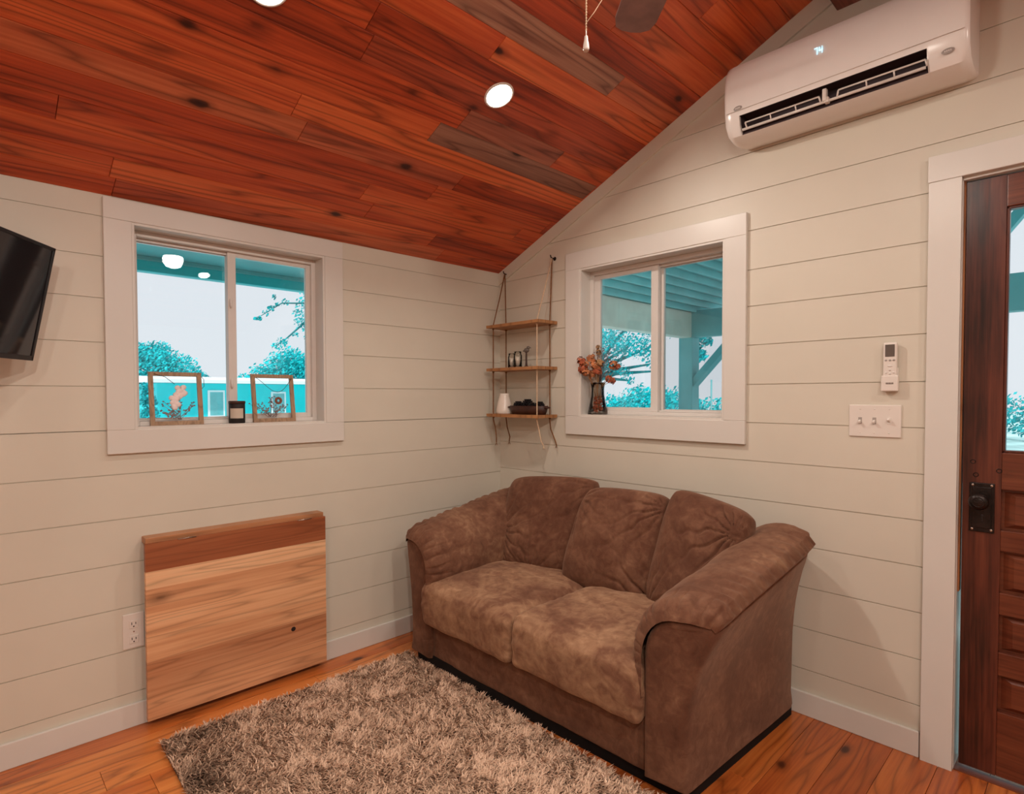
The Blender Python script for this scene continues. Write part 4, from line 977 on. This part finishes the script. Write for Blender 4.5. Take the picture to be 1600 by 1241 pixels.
# porch outside the gable wall
pr_ = thing('porch', 'teal timber porch with ribbed metal roof outside the gable window', 'porch', (2, 3, 0))
PX0, PXM, PX1, PYE = -1.35, 2.05, 5.45, 4.95
PZ0, PZM = 2.47, 3.80
def pz_roof(x_): return PZ0+(PZM-PZ0)*(1-abs(x_-PXM)/(PXM-PX0))
for xa, xb in ((PX0-.35, PXM), (PXM, PX1+.35)):
    a = MB(); n = int(abs(xb-xa)/.0335)
    def pz(x_): return PZ0+(PZM-PZ0)*(1-abs(x_-PXM)/(PXM-PX0))
    vs_ = []
    for i in range(n+1):
        x_ = xa+(xb-xa)*i/n; z = pz(x_)+(.035 if i % 4 in (0, 1) else 0)
        vs_ += [(x_, .16, z), (x_, 5.5, z), (x_, .16, z+.006), (x_, 5.5, z+.006)]
    fs = []
    for i in range(n): q = i*4; fs += [(q, q+1, q+5, q+4), (q+2, q+6, q+7, q+3)]
    a.faces(vs_, fs); a.build('roof_sheet', 'sheet', pr_)
a = MB(); a.box(PX0-.075, .16, 2.095, PX0+.075, PYE+.075, 2.44, .006); a.build('side_beam', 'outpale', pr_)
a = MB(); a.box(PX1-.075, .16, 2.095, PX1+.075, PYE+.075, 2.44, .006); a.build('side_beam', 'outpale', pr_)
a = MB(); a.box(PX0-.09, PYE-.075, 2.10, PX1+.09, PYE+.075, 2.46, .006); a.build('end_beam', 'outgrey', pr_)
for xx in (PX0, PX1, 2.9):
    a = MB(); a.box(xx-.10, PYE-.10, -.04, xx+.10, PYE+.10, 2.10, .006); a.build('post', 'outgrey', pr_)
for s, xx in ((1, PX0), (-1, PX1)):
    a = MB(); a.obox((xx+s*.02, PYE, 1.40), (xx+s*.72, PYE, 2.16), .09, .14, up=(0, 1, 0)); a.build('brace', 'outgrey', pr_)
a = MB(); a.obox((1.55, PYE, 2.40), (2.40, PYE, 3.55), .09, .13, up=(0, 1, 0)); a.build('gable_brace', 'outgrey', pr_)
for i in range(24):
    xx = -1.22+.13*i; z = pz_roof(xx)-.05
    a = MB(); a.box(xx-.016, .16, z-.035, xx+.016, 5.4, z+.045, .002); a.build('purlin', 'sheet', pr_)
# neighbour's house
nh = thing('neighbour_house', 'long low teal house with white roof across the drive', 'house', (-20, 5, GZ))
a = MB(); a.box(-24, 2.6, GZ, -20, 12.5, 1.80); a.build('house_wall', 'siding', nh)
a = MB(); a.faces([(-19.5, 2.2, 1.80), (-19.5, 13, 1.80), (-19.5, 13, 1.92), (-19.5, 2.2, 1.92), (-22, 2.2, 2.10), (-22, 13, 2.10), (-24.5, 2.2, 1.9), (-24.5, 13, 1.9)], [(0, 1, 2, 3), (3, 2, 5, 4), (4, 5, 7, 6), (0, 3, 4, 6), (1, 2, 5, 7), (0, 1, 7, 6)]); a.build('roof', 'roofw', nh)
for y0, y1, z0, z1 in ((4.25, 4.85, .55, 1.55), (6.6, 7.2, .55, 1.5), (8.6, 9.4, .8, 1.5)):
    a = MB(); a.box(-20, y0, z0, -19.94, y1, z1, .01); fo = a.build('house_window', 'roofw', nh)
    a = MB(); a.box(-19.95, y0+.07, z0+.07, -19.93, y1-.07, z1-.07); a.build('house_pane', 'outgrey', fo)
# trees
def leaf_cloud(mb, blobs, count, size, rr):
    tot = sum(b_[3]**2 for b_ in blobs)
    for bx_, by, bz, br in blobs:
        for k in range(max(20, int(count*br*br/tot))):
            d = Vector((rr.gauss(0, 1), rr.gauss(0, 1), rr.gauss(0, 1))).normalized()*br*(rr.random()**.4)*rr.uniform(.75, 1.1)
            p = Vector((bx_, by, bz))+Vector((d.x, d.y, d.z*.85)); nn_ = Vector((rr.gauss(0, 1), rr.gauss(0, 1), rr.gauss(0, 1))).normalized(); t1 = nn_.orthogonal().normalized(); t2 = nn_.cross(t1); w = size*rr.uniform(.6, 1.3)
            mb.faces([p-t1*w, p+t2*w*.55, p+t1*w, p-t2*w*.55], [(0, 1, 2, 3)])
def tree(name, label, base, blobs, count, size, seed, mat='leaf', trunk=.18, limbs=True):
    rr = random.Random(seed); t = thing(name, label, 'tree', base)
    a = MB(); leaf_cloud(a, blobs, count, size, rr); a.build('crown', mat, t)
    a = MB(); b0 = Vector(base); hub = Vector((base[0], base[1], min(b_[2] for b_ in blobs)))
    a.tube([b0, b0.lerp(hub, .5)+Vector((.05, .08, 0)), hub], [trunk, trunk*.8, trunk*.55], 8)
    if limbs:
        for bx_, by, bz, br in blobs: a.tube([hub+Vector((0, 0, -.1)), hub.lerp(Vector((bx_, by, bz)), .5)+Vector((0, 0, .12)), (bx_, by, bz)], [trunk*.4, trunk*.25, trunk*.1], 6)
    a.build('trunk', 'bark', t)
tree('bushy_tree', 'bushy turquoise tree beyond the drive in the first pane', (-26, 3.8, GZ), [(-26, 3.6, 2.6, 1.15), (-26, 4.7, 2.4, 1.1), (-25.6, 2.8, 2.0, .8), (-26.4, 4.1, 3.2, .75), (-26, 5.6, 1.9, .75), (-26.4, 3.3, 3.35, .5), (-26, 2.1, 1.6, .5)], 9000, .075, 11)
tree('low_shrub', 'small turquoise shrub at the white drive edge', (-18, 1.86, GZ), [(-18, 1.88, 1.2, .30), (-18, 1.92, .75, .34), (-18, 1.86, 1.55, .22)], 700, .07, 12, 'leafd', .05)
tree('round_tree', 'rounded turquoise tree rising behind the white roof', (-27, 10.6, GZ), [(-27, 10.4, 2.9, 1.3), (-27, 11.8, 2.7, 1.2), (-27, 9.2, 2.2, 1.0), (-27, 12.8, 2.3, .9), (-27, 8.2, 1.9, .7)], 8000, .085, 13)
# overhanging limb in the second pane
ov = thing('overhanging_tree', 'near tree with leafy limb hanging past the second pane', 'tree', (-4.2, 1.5, GZ))
rr = random.Random(21); a = MB()
leaf_cloud(a, [(-4, .53, 2.32, .11), (-4, .60, 2.48, .12), (-4, .55, 2.18, .12), (-4, .66, 2.2, .16), (-4, .62, 2.02, .05), (-4, .47, 2.05, .045), (-4, .27, 1.93, .085), (-4, .20, 1.89, .05), (-4, .34, 1.96, .05),
               (-4, .17, 2.33, .05), (-4, .11, 2.27, .045), (-4, .04, 2.20, .035), (-4, .0, 2.19, .025), (-4, .25, 2.38, .05), (-4, .21, 2.46, .03), (-4, .34, 2.42, .05), (-4.1, 1.2, 2.7, .5), (-4.2, 1.7, 3.1, .8)], 5200, .020, rr); a.build('crown', 'leaf', ov)
a = MB(); a.tube([(-4.2, 1.6, GZ), (-4.2, 1.55, 1.5), (-4.1, 1.3, 2.6)], [.13, .11, .07], 8)
for q in ([(-4.1, 1.3, 2.6), (-4, .8, 2.45), (-4, .3, 2.4), (-4, .0, 2.19)], [(-4, .8, 2.45), (-4, .58, 2.2), (-4, .32, 1.96), (-4, .2, 1.88)]): a.tube(q, [.03, .015, .008, .003], 6)
a.build('trunk', 'bark', ov)
# beyond the porch
tree('shade_tree', 'tall shade tree with drooping limbs beyond the porch corner', (-9.5, 13, GZ),
     [(-8.9, 12.4, 3.0, .75), (-8.2, 12.2, 2.95, .65), (-7.5, 12.0, 2.85, .55), (-7.0, 12, 2.75, .5), (-6.4, 12, 2.65, .45), (-9.6, 12.5, 2.6, .8), (-7.45, 12, 2.2, .28), (-7.1, 12, 1.98, .24), (-6.95, 12, 1.75, .18), (-8.0, 12.2, 2.25, .35), (-6.3, 12, 2.2, .16), (-6.1, 12, 2.0, .12), (-9, 13, 4.2, 1.6), (-7, 13, 4, 1.3), (-10.5, 12.5, 1.8, .8)], 9000, .052, 31, 'leafd', .25)
tree('young_tree', 'young tree seen between porch post and brace', (-4.9, 12, GZ), [(-4.95, 12, 2.6, .25), (-4.75, 12, 2.35, .20), (-5.0, 12, 2.15, .18), (-4.6, 12, 2.75, .2), (-4.85, 12, 2.95, .22)], 800, .06, 32, 'leafd', .05)
hd = MB(); rr = random.Random(41)
leaf_cloud(hd, [(-13.5+i*.8, 19+rr.uniform(-.6, .6), .55+rr.uniform(-.2, .25)+(.35 if 2 < i < 6 else 0), rr.uniform(.75, 1.05)) for i in range(12)], 9000, .085, rr)
tag(hd.build('hedge', 'leaf'), 'long turquoise hedge beyond the porch posts', 'hedge', None, 'stuff')
hd = MB(); leaf_cloud(hd, [(-4+i*1.3, 27+rr.uniform(-.6, .6), .25+rr.uniform(-.2, .3), rr.uniform(.9, 1.2)) for i in range(14)], 7000, .10, rr)
tag(hd.build('tree_line', 'leafd'), 'distant turquoise tree line seen through the door glass', 'trees', None, 'stuff')
for i, (fx_, fz) in enumerate([(-4.45, 1.72), (-4.15, 1.60), (-3.6, 1.55)]):
    a = MB(); a.tube([(fx_, 12, GZ), (fx_, 12, fz)], .022, 6); tag(a.build('fence_post', 'outgrey'), ['tallest thin fence post beyond the brace', 'second thin fence post beyond the brace', 'thin fence post close to the window casing'][i], 'fence post', 'thin posts beyond the porch')
